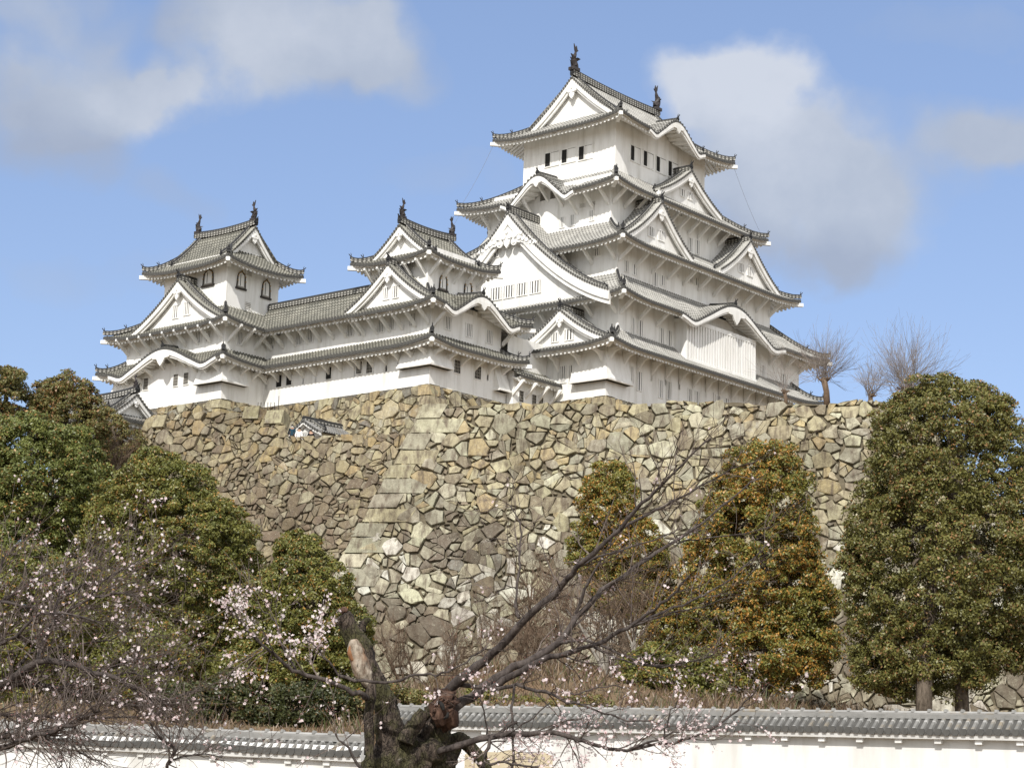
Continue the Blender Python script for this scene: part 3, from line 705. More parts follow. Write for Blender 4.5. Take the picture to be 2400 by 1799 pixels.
for px, py, w, h in ((1468, 624, 8, 26), (1486.5, 632, 9, 26), (1535, 655, 9, 34), (1552, 657, 9, 24), (1618.7, 655, 9, 18), (1632, 660, 9, 18), (1590, 646, 4, 6), (1648, 667, 4, 8)): pwin(K, 'S', 1.3, px, py, w, h, 'slit', 2)
for px, py, w, h in ((1483.6, 765, 6, 42), (1500, 771, 10, 42), (1550, 789, 9, 42), (1568, 795, 9, 42), (1787.5, 874.6, 9, 40), (1836, 895, 9, 38)): pwin(K, 'S', .4, px, py, w, h, 'slit', 2)
for px, py in ((1320.5, 877), (1342, 875)): pwin(K, 'W', 0, px, py, 14, 40, 'slit', 3)
for px, py, w, h in ((1480, 881, 7, 45), (1497.5, 893, 11, 45), (1548, 911, 9, 42), (1567, 915, 10, 42), (1616, 929, 9, 36), (1633, 935, 9, 36), (1682, 945, 9, 36), (1702, 951, 9, 36)): pwin(K, 'S', 0, px, py, w, h, 'slit', 2)
drop_bay(K, 0, 0, 3.5, 3.1, 1.35, 4.0, .62)

# ---- west small keep
NI = Bld('small_keep', (-15.5, 6.6, -1), label='white three storey corner turret in the middle, just left of the tallest keep', cat='castle turret', group='small keeps of the castle')
walls(NI, (-15.5, 6.6, -5.6, 15), -1.1, 3.0); walls(NI, (-15.1, 7.0, -6.0, 15), 2.8, 6.5); walls(NI, (-14.3, 8.3, -7.4, 15), 7.0, 11.5)
skirt(NI, (-17.1, 5.0, -4.4, 15), 2.3, (-15.1, 7.0, -6.0, 15), 3.5, 1.6, M_TILE_B, sides='SWE', strut=ST_B, strut_sp=1.55)
skirt(NI, (-16.9, 5.2, -3.8, 15), 5.65, (-14.3, 8.3, -7.4, 15), 7.8, 1.75, M_TILE_B, sides='SWE', bumps=[('S', -10.5, 3.9, 1.75)], strut=ST_M, strut_sp=1.45, strut_skip=[('S', -10.5, 3.6)])
dormer(NI, (-16.0, 10.9), WE_, WO, 4.7, 6.25, 3.5, .32, 1.8, M_TILE_B, ov=.55, bw=.4, pend=.75, wins=[(-.55, 7.3, .7, 1.0, 3), (.55, 7.3, .7, 1.0, 3)])
irimoya(NI, (-15.7, 7.0, -6.3, 16.3), 10.3, 3.5, 'x', 1.75, 1.35, M_TILE_B, bw=.36, pend=.6, ridge_h=.45, fish=.75, Lu=4, strut=ST_S, strut_sp=1.35)
pwin(NI, 'W', -14.3, 969, 618, 13, 21, 'slit', 3); pwin(NI, 'S', 8.3, 1057, 628, 13, 15, 'shutter')
pwin(NI, 'S', 8.3, 1038, 661, 18, 38, 'bell'); pwin(NI, 'S', 8.3, 1096, 676, 18, 36, 'bell')
for px, py in ((893.7, 764), (918.7, 758), (968.4, 749)): pwin(NI, 'W', -15.1, px, py, 14, 30, 'slit', 4)
for px, py in ((1049, 757), (1099, 774), (1146, 789)): pwin(NI, 'S', 7.0, px, py, 15, 31, 'slit', 4)
for px, py in ((1101, 731), (1126, 740)): pwin(NI, 'S', 7.0, px, py, 16, 10, 'shutter')
for px, py in ((866.8, 860),): pwin(NI, 'W', -15.5, px, py, 14, 29, 'bars', 3)
pwin(NI, 'W', -15.5, 936, 845, 6, 26, 'dark')
for px, py in ((1071, 859), (1119, 873)): pwin(NI, 'S', 6.6, px, py, 15, 31, 'bars', 3)
drop_bay(NI, -15.5, 6.6, 3.2, 2.3, .55, 2.1, .6)
box_bay(NI, 'S', 6.6, -6.5, .75, -.1, 1.9, .7)

# ---- gallery between the two small keeps
G = Bld('connecting_gallery', (-15.5, 15, -1), label='long low white two storey gallery joining the left turret to the middle turret', cat='castle gallery')
walls(G, (-15.5, 15, -11, 26.7), -1.1, 3.0, sides='W'); walls(G, (-15.1, 15, -11, 27.05), 2.8, 6.6, sides='WE')
skirt(G, (-17.1, 15, -11, 26.7), 2.3, (-15.1, 15, -11, 26.7), 3.5, 1.6, M_TILE_B, sides='W', strut=ST_B, strut_sp=1.5)
skirt(G, (-16.9, 15, -11.1, 28.3), 5.7, (-14, 15, -14, 28.3), 8.5, 1.75, M_TILE_B, sides='WE', strut=ST_M, strut_sp=1.5, strut_sides='W')
rb = MB(); ridge_path(rb, [V3(-14, 15.1, 8.5), V3(-14, 28.2, 8.5)], .4, .42, .14); G.put('ridge', rb, [M_RIDGE, M_DARKTILE])
for px, py in ((636.7, 804), (703, 793.6), (727.7, 788), (821.6, 774)): pwin(G, 'W', -15.1, px, py, 14, 29, 'slit', 4)
for px, py, st in ((654.5, 893, 'dark'), (678, 888.6, 'dark'), (771, 874.5, 'dark'), (842.4, 862, 'bars')): pwin(G, 'W', -15.5, px, py, 13, 29, st, 3)

# ---- north west small keep
I_ = Bld('small_keep', (-20.45, 26.7, -1), label='white turret with black framed bell windows at the far left end of the castle', cat='castle turret', group='small keeps of the castle')
walls(I_, (-20.45, 26.7, -12, 41), -1.1, 3.0); walls(I_, (-20.1, 27.05, -12, 40.6), 2.8, 6.6); walls(I_, (-19.2, 28.3, -12.9, 36.9), 7.0, 12.8)
skirt(I_, (-21.95, 25.1, -12, 42.7), 2.3, (-20.1, 27.05, -12, 40.6), 3.6, 1.6, M_TILE_B, sides='SWN', bumps=[('W', 33.4, 5.9, 1.75)], strut=ST_B, strut_sp=1.5, strut_skip=[])
skirt(I_, (-21.65, 25.4, -11.5, 42.3), 5.75, (-19.2, 28.3, -12.9, 36.9), 7.9, 1.65, M_TILE_B, strut=ST_M, strut_sp=1.45)
dormer(I_, (-20.8, 32.5), WE_, WO, 5.7, 6.4, 4.0, .32, 1.7, M_TILE_B, ov=.55, bw=.42, pend=.85, wins=[(-.6, 7.6, .8, 1.15, 3), (.95, 7.7, .9, 1.15, 4)])
irimoya(I_, (-20.7, 26.6, -11.4, 38.5), 11.6, 4.4, 'y', 2.4, 1.6, M_TILE_B, bw=.38, pend=.7, ridge_h=.45, fish=.8, Lu=4.5)
pwin(I_, 'W', -19.2, 489.5, 649, 24, 40, 'bell'); pwin(I_, 'S', 28.3, 565, 655, 20, 42, 'bell'); pwin(I_, 'S', 28.3, 623, 676, 20, 44, 'bell')
pwin(I_, 'S', 28.3, 583, 639, 12, 13, 'shutter'); pwin(I_, 'S', 28.3, 580.6, 716.7, 13, 17, 'shutter')
for px, py, w, h, in ((464.5, 791, 15, 27), (488.6, 788, 14, 27), (348, 802, 12, 15)): pwin(I_, 'W', -20.1, px, py, w, h, 'slit', 4)
pwin(I_, 'S', 27.05, 561, 793, 13, 31, 'slit', 4)
for px, py in ((342.6, 899.8), (412.6, 890.7), (436.7, 887)): pwin(I_, 'W', -20.45, px, py, 11, 28, 'bars', 3)
pwin(I_, 'W', -20.45, 366.8, 859, 15, 14, 'shutter')
drop_bay(I_, -20.45, 26.7, 3.1, 2.6, .45, 2.1, .62)
box_bay(I_, 'W', -20.45, 39.7, 1.75, .1, 2.2, .95)

# ---- small link between middle turret and great keep
LK = Bld('link_building', (-6.2, 5.8, -1), label='low white link building under a short roof between middle turret and tallest keep', cat='castle gallery')
walls(LK, (-5.55, 5.8, -.02, 6.55), -1.1, 2.0)
walls(LK, (-5.55, 6.6, -.02, 9.0), -1.1, 5.2, sides='SN')
skirt(LK, (-5.9, 4.75, -.1, 6.6), 1.35, (-5.9, 6.6, -.1, 6.6), 2.4, 1.05, M_TILE_B, sides='S', strut=ST_S, strut_sp=1.5, strut_sides='S')
for px, py in ((1221, 929), (1251, 938), (1267, 942)): pwin(LK, 'S', 5.8, px, py, 10, 27, 'bars', 2)

# lightning conductor wires
def wire(name, a, b, lab):
    mb = MB(); a, b = np.asarray(a, float), np.asarray(b, float)
    pts = [a + (b - a) * t - ZV * (.35 * 4 * t * (1 - t)) for t in np.linspace(0, 1, 9)]
    mb.tube(pts, .014, 4); o = link(name, mb.mesh(name, [M_WIRE]))
    tag(o, lab, 'cable', 'lightning cables of the keep')
wire('lightning_cable', c2w(4.1, 17.2, 27.6), c2w(2.3, 19.9, 20.9), 'thin cable between the left tips of the top two roofs of the tallest keep')
wire('lightning_cable', c2w(2.4, 19.8, 20.4), c2w(-1, 23.5, 12.0), 'thin cable dropping from the left tip of the second roof of the tallest keep')
wire('lightning_cable', c2w(23.1, 2.0, 27.4), c2w(27.3, 1.2, 20.9), 'thin cable between the right tips of the top two roofs of the tallest keep')

# grey gatehouse at the far left, half hidden by trees
GH = Bld('gatehouse', (-33.2, 25.2, -14), label='grey roofed gatehouse with white wall, half hidden by trees at far left', cat='gatehouse')
walls(GH, (-33.2, 25.2, -29.4, 32.8), -16, -4.4)
irimoya(GH, (-34.5, 24.2, -28.2, 34.0), -5.0, 2.3, 'y', .95, 1.1, M_TILE_C, bw=.3, pend=.4, ridge_h=.36, fish=.5, Lu=3, up=.35, sp=.3)
skirt(GH, (-34.9, 23.6, -27.7, 34.4), -7.5, (-33.2, 25.2, -29.4, 32.8), -6.4, 1.5, M_TILE_C, up=.3, Lu=3, sp=.3)
# little gate roof showing over the lower wall
SG = Bld('small_gate', (-24.3, 11.8, -9), label='small gate roof with a white gable peeping over the lower stone wall behind three people', cat='gate')
walls(SG, (-24.2, 10.9, -20.2, 12.7), -10, -5.9)
dormer(SG, (-24.2, 11.8), WE_, WO, 1.65, -5.95, .95, .2, 4.0, M_TILE_C, ov=.4, bw=.16, pend=.0, ridge_h=.18, sp=.28, front_orn=False)


# ------------------------------------------------------------------ stone walls
def stone_mat():
    mt, t, b = new_mat('rough_wall_stone', .92); p = geo_pos(t)
    at = N(t, 'ShaderNodeAttribute', attribute_name='stone_colour')
    n1 = noise(t, p, 1.6, 7, .7); n2 = noise(t, p, 5.5, 7, .75); n3 = noise(t, vmath(t, 'MULTIPLY', p, (2.2, 2.2, .5)), 1.2, 5, .6)
    c = mixc(t, 1., at.outputs['Color'], mixc(t, ramp(t, n1, [(.3, 0), (.7, 1)]), (.68, .66, .63), (1.2, 1.2, 1.15)), 'MULTIPLY')
    c = mixc(t, ramp(t, n2, [(.55, 0), (.68, .65)]), c, (.50, .475, .37))                       # pale lichen
    c = mixc(t, ramp(t, n3, [(.46, 0), (.66, .85)]), c, (.135, .105, .078))                      # dark run-off stains
    n4 = noise(t, p, .16, 6, .7, .6); c = mixc(t, ramp(t, n4, [(.47, 0), (.62, .62)]), c, mixc(t, 1., c, (.48, .45, .42), 'MULTIPLY'))   # broad damp stains
    n5 = noise(t, p, .33, 8, .8, .5); c = mixc(t, ramp(t, n5, [(.58, 0), (.66, .45)]), c, (.50, .48, .40))            # white lichen sheets
    t.links.new(c, b.inputs['Base Color']); bump(t, b, mathn(t, 'ADD', n2, noise(t, p, 1.7, 5)), .7, .1); return mt
M_STONE = stone_mat()
M_GAP = flat_mat('stone_gap', (.13, .11, .075), .95, .7, 3.5)
M_EARTH = flat_mat('dry_earth', (.22, .16, .10), .95, .4, .5)

def clip(poly, px, py, nx, ny):   # keep (p-(px,py)).n <= 0
    out = []; n = len(poly)
    for i in range(n):
        a, b = poly[i], poly[(i + 1) % n]; da = (a[0] - px) * nx + (a[1] - py) * ny; db = (b[0] - px) * nx + (b[1] - py) * ny
        if da <= 0: out.append(a)
        if (da < 0) != (db < 0) and da != db:
            f = da / (da - db); out.append((a[0] + (b[0] - a[0]) * f, a[1] + (b[1] - a[1]) * f))
    return out
def voronoi(s0, s1, h0, h1, rmin, rmax, small, inside, xs=.78):
    """irregular cells over [s0,s1]x[h0,h1]; xs squeezes x so stones lie flat"""
    pts = []; g = {}; cs = rmax
    def near(x, y, r):
        i, j = int(x // cs), int(y // cs)
        for a in (-1, 0, 1):
            for b in (-1, 0, 1):
                for (qx, qy, qr) in g.get((i + a, j + b), ()):
                    if (qx - x) ** 2 + (qy - y) ** 2 < (.5 * (r + qr)) ** 2: return True
        return False
    area = (s1 - s0) * xs * (h1 - h0); tries = int(area / (rmin * rmin) * 9)
    for kk in range(tries):
        x, y = random.uniform(s0 * xs, s1 * xs), random.uniform(h0, h1); f = kk / tries
        r = random.uniform(rmin, rmax) if f < .55 else (rmin if f < .8 else rmin * small)
        if not near(x, y, r): g.setdefault((int(x // cs), int(y // cs)), []).append((x, y, r)); pts.append((x, y, r))
    cells = []
    for (x, y, r) in pts:
        if not inside(x / xs, y): continue
        poly = [(x - 2.4 * rmax, y - 2.4 * rmax), (x + 2.4 * rmax, y - 2.4 * rmax), (x + 2.4 * rmax, y + 2.4 * rmax), (x - 2.4 * rmax, y + 2.4 * rmax)]
        i, j = int(x // cs), int(y // cs)
        for a in range(-3, 4):
            for b in range(-3, 4):
                for (qx, qy, qr) in g.get((i + a, j + b), ()):
                    if (qx, qy) == (x, y): continue
                    dx, dy = qx - x, qy - y; k = r / (r + qr); poly = clip(poly, x + dx * k, y + dy * k, dx, dy)
                    if len(poly) < 3: break
        if len(poly) >= 3: cells.append(([(u / xs, w) for u, w in poly], (x / xs, y), r))
    def hj(x, y):
        hsh = math.sin(round(x, 3) * 127.1 + round(y, 3) * 311.7) * 43758.5453; h2 = math.sin(round(x, 3) * 269.5 + round(y, 3) * 183.3) * 43758.5453
        return ((hsh - math.floor(hsh)) - .5, (h2 - math.floor(h2)) - .5)
    out = []
    for poly, c, r in cells:
        pl = []
        for (x, y) in poly:
            a, b = hj(x, y); j = .42 * rmin
            pl.append((x + a * j * 1.2 + .12 * math.sin(y * 2.1 + x), y + b * j * .8 + .10 * math.sin(x * 1.7 + 2 * y)))
        def area_(q): return .5 * abs(sum(q[i][0] * q[(i + 1) % len(q)][1] - q[(i + 1) % len(q)][0] * q[i][1] for i in range(len(q))))
        stack = [(pl, r)]
        while stack:   # break stones along random chords so that courses lose the cell look
            q, rr = stack.pop(); A = area_(q)
            if A > 1.1 * rmin * rmin and random.random() < .5:
                gx, gy = sum(z[0] for z in q) / len(q), sum(z[1] for z in q) / len(q); an = random.choice((random.gauss(0, .35), random.gauss(1.57, .4), random.uniform(0, 3.14)))
                ox, oy = random.uniform(-.3, .3) * rr, random.uniform(-.3, .3) * rr; nx, ny = -math.sin(an), math.cos(an)
                a_, b_ = clip(q, gx + ox, gy + oy, nx, ny), clip(q, gx + ox, gy + oy, -nx, -ny)
                if len(a_) > 2 and len(b_) > 2: stack += [(a_, rr * .7), (b_, rr * .7)]; continue
            if A > .03: out.append((q, (sum(z[0] for z in q) / len(q), sum(z[1] for z in q) / len(q)), rr))
    return out

class StoneWall:
    def __init__(s): s.v = []; s.f = []; s.c = []; s.m = []
    def face(s, pts, faces, col, mat=0):
        o = len(s.v); s.v += [tuple(p) for p in pts]
        for f in faces: s.f.append([o + k for k in f]); s.c.append(col); s.m.append(mat)
    def stones(s, cells, P, nrm, colf, gap=.05, bulge=.13, clampf=None):
        for poly, (cx_, cy_), r in cells:
            # roughen outline, pull in for the joint
            if clampf: poly = [clampf(*q) for q in poly]
            pl = []; n = len(poly)
            for i in range(n):
                a, b = poly[i], poly[(i + 1) % n]; pl.append(a); L = math.hypot(b[0] - a[0], b[1] - a[1])
                if L > .75: f = random.uniform(.35, .65); pl.append((a[0] + (b[0] - a[0]) * f + random.uniform(-.05, .05), a[1] + (b[1] - a[1]) * f + random.uniform(-.05, .05)))
            gx = sum(p[0] for p in pl) / len(pl); gy = sum(p[1] for p in pl) / len(pl)
            rr = max(.25, r); k0 = 1 - gap * random.choice((.2, .4, .7, 1.1, 1.6, 3.2)) / rr; tx, ty = random.gauss(0, .11), random.gauss(-.04, .12); bl = bulge * random.uniform(.5, 1.3) * min(1, rr)
            rings = []
            for sc, hgt in ((k0, -.3), (k0 * .985, bl * .55), (k0 * .91, bl * .9)):
                rg = []
                for (x, y) in pl:
                    u, w = gx + (x - gx) * sc, gy + (y - gy) * sc
                    if clampf: u, w = clampf(u, w)
                    rg.append(P(u, w) + nrm * (hgt + (0 if hgt < 0 else (u - gx) * tx + (w - gy) * ty + random.uniform(-.03, .03))))
                rings.append(rg)
            cpt = P(gx, gy) + nrm * (bl + random.uniform(-.03, .05)); n = len(pl)
            fs = [(q * n + i, q * n + (i + 1) % n, (q + 1) * n + (i + 1) % n, (q + 1) * n + i) for q in range(2) for i in range(n)] + [(2 * n + i, 2 * n + (i + 1) % n, 3 * n) for i in range(n)]
            s.face(rings[0] + rings[1] + rings[2] + [cpt], fs, colf(gx, gy))
    def block(s, p8, col): s.face(p8, [(3, 2, 1, 0), (4, 5, 6, 7), (0, 1, 5, 4), (1, 2, 6, 5), (2, 3, 7, 6), (3, 0, 4, 7)], col)
    def build(s, name, **kw):
        me = bpy.data.meshes.new(name); me.from_pydata(s.v, [], s.f); me.materials.append(M_STONE); me.materials.append(M_GAP)
        me.polygons.foreach_set('material_index', s.m)
        a = me.attributes.new('stone_colour', 'FLOAT_COLOR', 'FACE'); a.data.foreach_set('color', [x for c in s.c for x in (*c, 1)])
        me.update(); bm_fix(me); return tag(link(name, me), **kw)
import bmesh
def bm_fix(me):
    b = bmesh.new(); b.from_mesh(me); bmesh.ops.recalc_face_normals(b, faces=b.faces); b.to_mesh(me); b.free()
def jit(c, a=.11):
    k = 1 + random.uniform(-a, a); return tuple(max(.01, x * k * (1 + random.uniform(-.02, .02))) for x in c)
TAN, OCH, GRY, BRN, PAL, SLT = (.40, .36, .245), (.41, .335, .20), (.335, .315, .245), (.255, .22, .16), (.45, .43, .325), (.225, .215, .185)

TC = at_depth(1007, 947, 140.); TR = at_depth(2126, 935, 133.)
eR = TR - TC; eR[2] = 0; LR = np.linalg.norm(eR); eR /= LR
eL = np.array([-.91, .41, 0]); eL /= np.linalg.norm(eL)
DEL = np.array([-.46, -.16, 0])                                   # how far the corner walks out per metre down
nR = np.array([eR[1], -eR[0], 0]); nL = np.array([-eL[1], eL[0], 0])
dR = nR * (DEL @ nR) - ZV; dL = nL * (DEL @ nL) - ZV
kR, kL = DEL @ eR, DEL @ eL
NR = np.cross(eR, -dR); NR /= np.linalg.norm(NR); NR *= np.sign(NR @ nR)
NL = np.cross(eL, -dL); NL /= np.linalg.norm(NL); NL *= np.sign(NL @ nL)
PR = lambda s, h: TC + eR * s + dR * h
PLf = lambda s, h: TC + eL * s + dL * h
def toL(px, py):
    p = at_plane(px, py, TC, NL) - TC; h = -p[2]; return (p - dL * h) @ eL, h
def toR(px, py):
    p = at_plane(px, py, TC, NR) - TC; h = -p[2]; return (p - dR * h) @ eR, h
HB = 23.5
tw = StoneWall()
topR = lambda s: .12 * math.sin(s * 1.3) + .1 * math.sin(s * .47 + 1)
insR = lambda s, h: h > topR(s) - .1 and s > kR * h + .3 and s < LR + .8 * h + .2
def colR(s, h):
    wl = math.sin(s * .55 + h * .3) + math.sin(h * .9 - s * .21 + 2)
    if h > 9.5 and wl > .25 and random.random() < .5: return jit((.60, .585, .52))
    if h > 8.5 and wl < -.3 and random.random() < .55: return jit((.19, .165, .13))
    f = h / HB + random.gauss(0, .08); x = random.random()
    if f < .3: return jit(PAL if x < .2 else TAN if x < .58 else OCH if x < .72 else GRY if x < .93 else BRN)
    if f < .48: return jit(TAN if x < .42 else BRN if x < .6 else GRY if x < .85 else PAL)
    return jit(PAL if x < .4 else GRY if x < .68 else BRN if x < .93 else SLT)
def clR(s, h): return (min(max(s, kR * h + .05), LR + .8 * h + .3), max(h, topR(s)))
tw.stones(voronoi(-11, LR + 19, -2.2, HB, .58, 1.22, .5, insR), PR, NR, colR, clampf=clR)
topl = [toL(*q) for q in ((1007, 947), (997, 972), (988, 1006), (880, 1014), (790, 1020), (674, 1022), (668, 992), (636, 963), (590, 954), (560, 966), (430, 963), (358, 972))]
topl.append((topl[-1][0] + .05, topl[-1][1])); SL = topl[-1][0]
ts, th = [q[0] for q in topl], [q[1] for q in topl]
topL = lambda s: float(np.interp(s, ts, th))
insL = lambda s, h: h > topL(s) - .05 and s > kL * h + .3 and s < SL + .35 * (h - th[-1]) 
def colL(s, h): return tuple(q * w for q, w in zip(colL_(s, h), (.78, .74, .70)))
def colL_(s, h):
    if h > 6 and random.random() < .3: return jit((.24, .20, .15))
    f = h / HB + random.gauss(0, .08); x = random.random()
    if f < .2: return jit(TAN if x < .38 else OCH if x < .62 else GRY if x < .8 else BRN if x < .92 else PAL)
    return jit(BRN if x < .45 else TAN if x < .65 else GRY if x < .9 else PAL)
def clL(s, h): return (min(max(s, kL * h + .05), SL + .35 * (h - th[-1]) + .2), max(h, topL(s)))
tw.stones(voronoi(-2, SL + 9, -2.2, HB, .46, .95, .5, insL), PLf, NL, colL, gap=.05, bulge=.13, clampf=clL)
# joint backing, returns and corner stones
nb_ = 30
for (P, NN, k, hi, tf, nm, w) in ((PR, NR, kR, LR, topR, 'R', .8), (PLf, NL, kL, SL, topL, 'L', .35)):
    sv = np.linspace(0, 1, nb_)
    for i in range(nb_ - 1):
        col = []
        for q in (sv[i], sv[i + 1]):
            rows = []
            for f in np.linspace(0, 1, 7):
                s_top = q * hi; h0 = tf(s_top) + .12; h = h0 + (HB - h0) * f; lo = k * h; hi_ = hi + w * max(0, h - (0 if nm == 'R' else th[-1])); rows.append(P(lo + (hi_ - lo) * q, h) - NN * .2)
            col.append(rows)
        for j in range(6): tw.face([col[0][j], col[1][j], col[1][j + 1], col[0][j + 1]], [(0, 1, 2, 3)], (.2, .18, .14), 1)
def quoins(P1, n1, k1, P2, n2, k2, h0, h1, cols, bl_=1.9, big=1.):
    h = h0; i = 0
    while h < h1:
        hh = random.uniform(.85, 1.1) * big; a, b = (random.uniform(2.1, 2.7) * big, random.uniform(.3, .5) * bl_) if i % 2 else (random.uniform(1.1, 1.4) * big, random.uniform(.5, .8) * bl_)
        o = .12 + random.uniform(-.03, .04); g = .05
        def pt(s1, s2, hq):   # s1 along face 1 or s2 along face 2
            return (P1(k1 * hq + s1, hq) + n1 * o) if s2 is None else (P2(k2 * hq + s2, hq) + n2 * o)
        t, bt = h + g, h + hh - g
        cor = lambda hq: P1(k1 * hq, hq) + (n1 + n2) / np.linalg.norm(n1 + n2) * o * 1.15
        j = lambda: np.array([random.uniform(-.05, .05) for _ in range(3)])
        c0, c1 = cor(bt), cor(t)
        A0, A1, B0, B1 = pt(a, None, bt + .03 * 0) + j(), pt(a, None, t) + j(), pt(0, b, bt) + j(), pt(0, b, t) + j()
        ins = -(n1 + n2) * .5
        tw_.block([c0, A0, A0 + ins + (B0 - c0) * .3, B0, c1, A1, A1 + ins + (B1 - c1) * .3, B1], jit(random.choice(cols)))
        h += hh; i += 1
tw_ = tw; quoins(PR, NR, kR, PLf, NL, kL, -.05, HB, (GRY, TAN, PAL, (.38, .37, .27)), .8, 1.3)
# right-hand end of the wall, turning back into the hill
eB = np.array([.35, .94, 0]); 
for hh0 in np.arange(0, HB, 1.0):
    a = PR(LR + .8 * hh0 + .25, hh0) ; b = PR(LR + .8 * (hh0 + 1) + .25, hh0 + 1)
    for q in range(5): tw.face([a + eB * q * 1.6 + NR * .0, a + eB * (q + 1) * 1.6, b + eB * (q + 1) * 1.6, b + eB * q * 1.6], [(0, 1, 2, 3)], jit(GRY))
# left-hand end
eB2 = np.array([.45, .9, 0])
for hh0 in np.arange(th[-1], HB, 1.0):
    a = PLf(SL + .35 * (hh0 - th[-1]) + .1, hh0); b = PLf(SL + .35 * (hh0 + 1 - th[-1]) + .1, hh0 + 1)
    for q in range(5): tw.face([a + eB2 * q * 1.4, a + eB2 * (q + 1) * 1.4, b + eB2 * (q + 1) * 1.4, b + eB2 * q * 1.4], [(0, 1, 2, 3)], jit(TAN))
# big squared stones standing on the lower wall top
for (px0, px1, py0, py1) in ((571, 612, 955, 985), (620, 668, 962, 996), (358, 394, 974, 1004)):
    s0, h0 = toL(px1, py0); s1, h1 = toL(px0, py1); q = [PLf(s0, h1), PLf(s1, h1), PLf(s1, h1) - NL * 1.2, PLf(s0, h1) - NL * 1.2, PLf(s0, h0), PLf(s1, h0), PLf(s1, h0) - NL * 1.2, PLf(s0, h0) - NL * 1.2]
    tw.block([p + NL * .22 + np.array([random.uniform(-.06, .06) for _ in range(3)]) for p in q], jit((.36, .33, .22)))
tw.build('stone_wall', label='huge battered retaining wall of rough tan stones below the castle, with squared corner stones', cat='stone wall')

# stone bases right under the white walls
def castle_base(name, runs, corners, label, zb, cols, rmin=.6, rmax=1.15, bat=.22):
    global tw_
    sw = StoneWall(); tw_ = sw
    for (x0, y0, x1, y1, zt) in runs:      # run from (x0,y0) to (x1,y1), outside on the right-hand side of travel reversed
        a, b = c2w(x0, y0, zt), c2w(x1, y1, zt); e = b - a; L = np.linalg.norm(e); e /= L; nn = np.array([e[1], -e[0], 0])
        d = nn * bat - ZV; NN = np.cross(e, -d); NN /= np.linalg.norm(NN); NN *= np.sign(NN @ nn); P = lambda s, h, a=a, e=e, d=d: a + e * s + d * h
        H = zt - zb
        def cf(s, h):
            x = random.random(); return jit(cols[0] if x < .5 else cols[1] if x < .78 else GRY if x < .9 else SLT)
        sw.stones(voronoi(-1.2, L + 1.2, -1.2, H, rmin, rmax, .5, lambda s, h: h > -.1 and -.1 < s < L + .1), P, NN, cf, gap=.05, bulge=.14, clampf=lambda s, h, L=L: (min(max(s, -.15), L + .15), max(h, .02)))
        sw.face([P(-.2, .1) - NN * .1, P(L + .2, .1) - NN * .1, P(L + .2, H) - NN * .1, P(-.2, H) - NN * .1], [(0, 1, 2, 3)], (.2, .18, .14), 1)
        # coping sheet under the wall
        sw.face([P(-.2, .02), P(L + .2, .02), P(L + .2, .02) - nn * 1.2, P(-.2, .02) - nn * 1.2], [(0, 1, 2, 3)], TAN, 0)
    for (x, y, zt) in corners:
        e1, e2 = CU, CV; n1, n2 = -CV, -CU
        P1 = lambda s, h, x=x, y=y, zt=zt: c2w(x, y, zt) + e1 * s + (n1 * bat - ZV) * h; P2 = lambda s, h, x=x, y=y, zt=zt: c2w(x, y, zt) + e2 * s + (n2 * bat - ZV) * h
        quoins(P1, n1, -bat, P2, n2, -bat, 0.02, zt - zb, (OCH, TAN))
    return sw.build(name, label=label, cat='stone base', group='stone bases under the white walls')
castle_base('stone_base', [(-15.62, 26.7, -15.62, 6.5, -1), (-15.6, 6.48, -.2, 6.48, -1), (-20.57, 42, -20.57, 26.6, -1), (-20.5, 26.58, -15.5, 26.58, -1)], [(-15.62, 6.48, -1), (-20.57, 26.58, -1)],
            'tan stone base under the two white turrets and the gallery between them', -6.5, (TAN, OCH))
castle_base('stone_base', [(-.12, 8, -.12, -.1, 0), (-.1, -.12, 32, -.12, 0)], [(-.12, -.12, 0)], 'low ochre stone base with a point under the corner of the tallest keep', -5.6, (OCH, TAN))

# ------------------------------------------------------------------ ground
def hgt(x, y):
    if y < 50: return 0.
    t = min(1, (y - 58) / 66) if y > 58 else 0.; t = max(t, 0)
    b = 2.2 + 5.0 * math.exp(-((x - 1) / 13.) ** 2) + 2.6 / (1 + math.exp((x + 14) / 3.)) * 1.6 + 3.0 / (1 + math.exp(-(x - 6) / 4.))
    return b * (t * t * (3 - 2 * t)) + .18 * math.sin(x * .6 + y * .23) * t
def ground_mat():
    mt, t, b = new_mat('dry_bank_ground', .95); p = geo_pos(t)
    n1 = noise(t, p, .22, 6, .65); n2 = noise(t, p, 2.5, 6, .7)
    c = mixc(t, ramp(t, n1, [(.38, 0), (.62, 1)]), (.17, .105, .06), (.10, .085, .045)); c = mixc(t, ramp(t, n2, [(.4, 0), (.75, .8)]), c, (.22, .16, .10))
    t.links.new(c, b.inputs['Base Color']); bump(t, b, n2, .8, .15); return mt
M_GROUND = ground_mat()
def grid(name, xs, ys, zf, mat, **kw):
    v = [(x, y, zf(x, y)) for y in ys for x in xs]; n = len(xs)
    f = [(j * n + i, j * n + i + 1, (j + 1) * n + i + 1, (j + 1) * n + i) for j in range(len(ys) - 1) for i in range(n - 1)]
    me = bpy.data.meshes.new(name); me.from_pydata(v, [], f); me.materials.append(mat); me.polygons.foreach_set('use_smooth', [True] * len(f)); return tag(link(name, me), **kw)
xs = [-6000, -1500, -400, -150] + list(np.linspace(-80, 80, 81)) + [150, 400, 1500, 6000]
ys = [-3000, -600, -100, 0, 30] + list(np.linspace(50, 136, 44)) + [170, 260, 500, 1500, 8000]
grid('ground', xs, ys, lambda x, y: hgt(x, min(y, 136)) if abs(x) < 100 else hgt(math.copysign(80, x), min(y, 136)), M_GROUND, kind='structure')
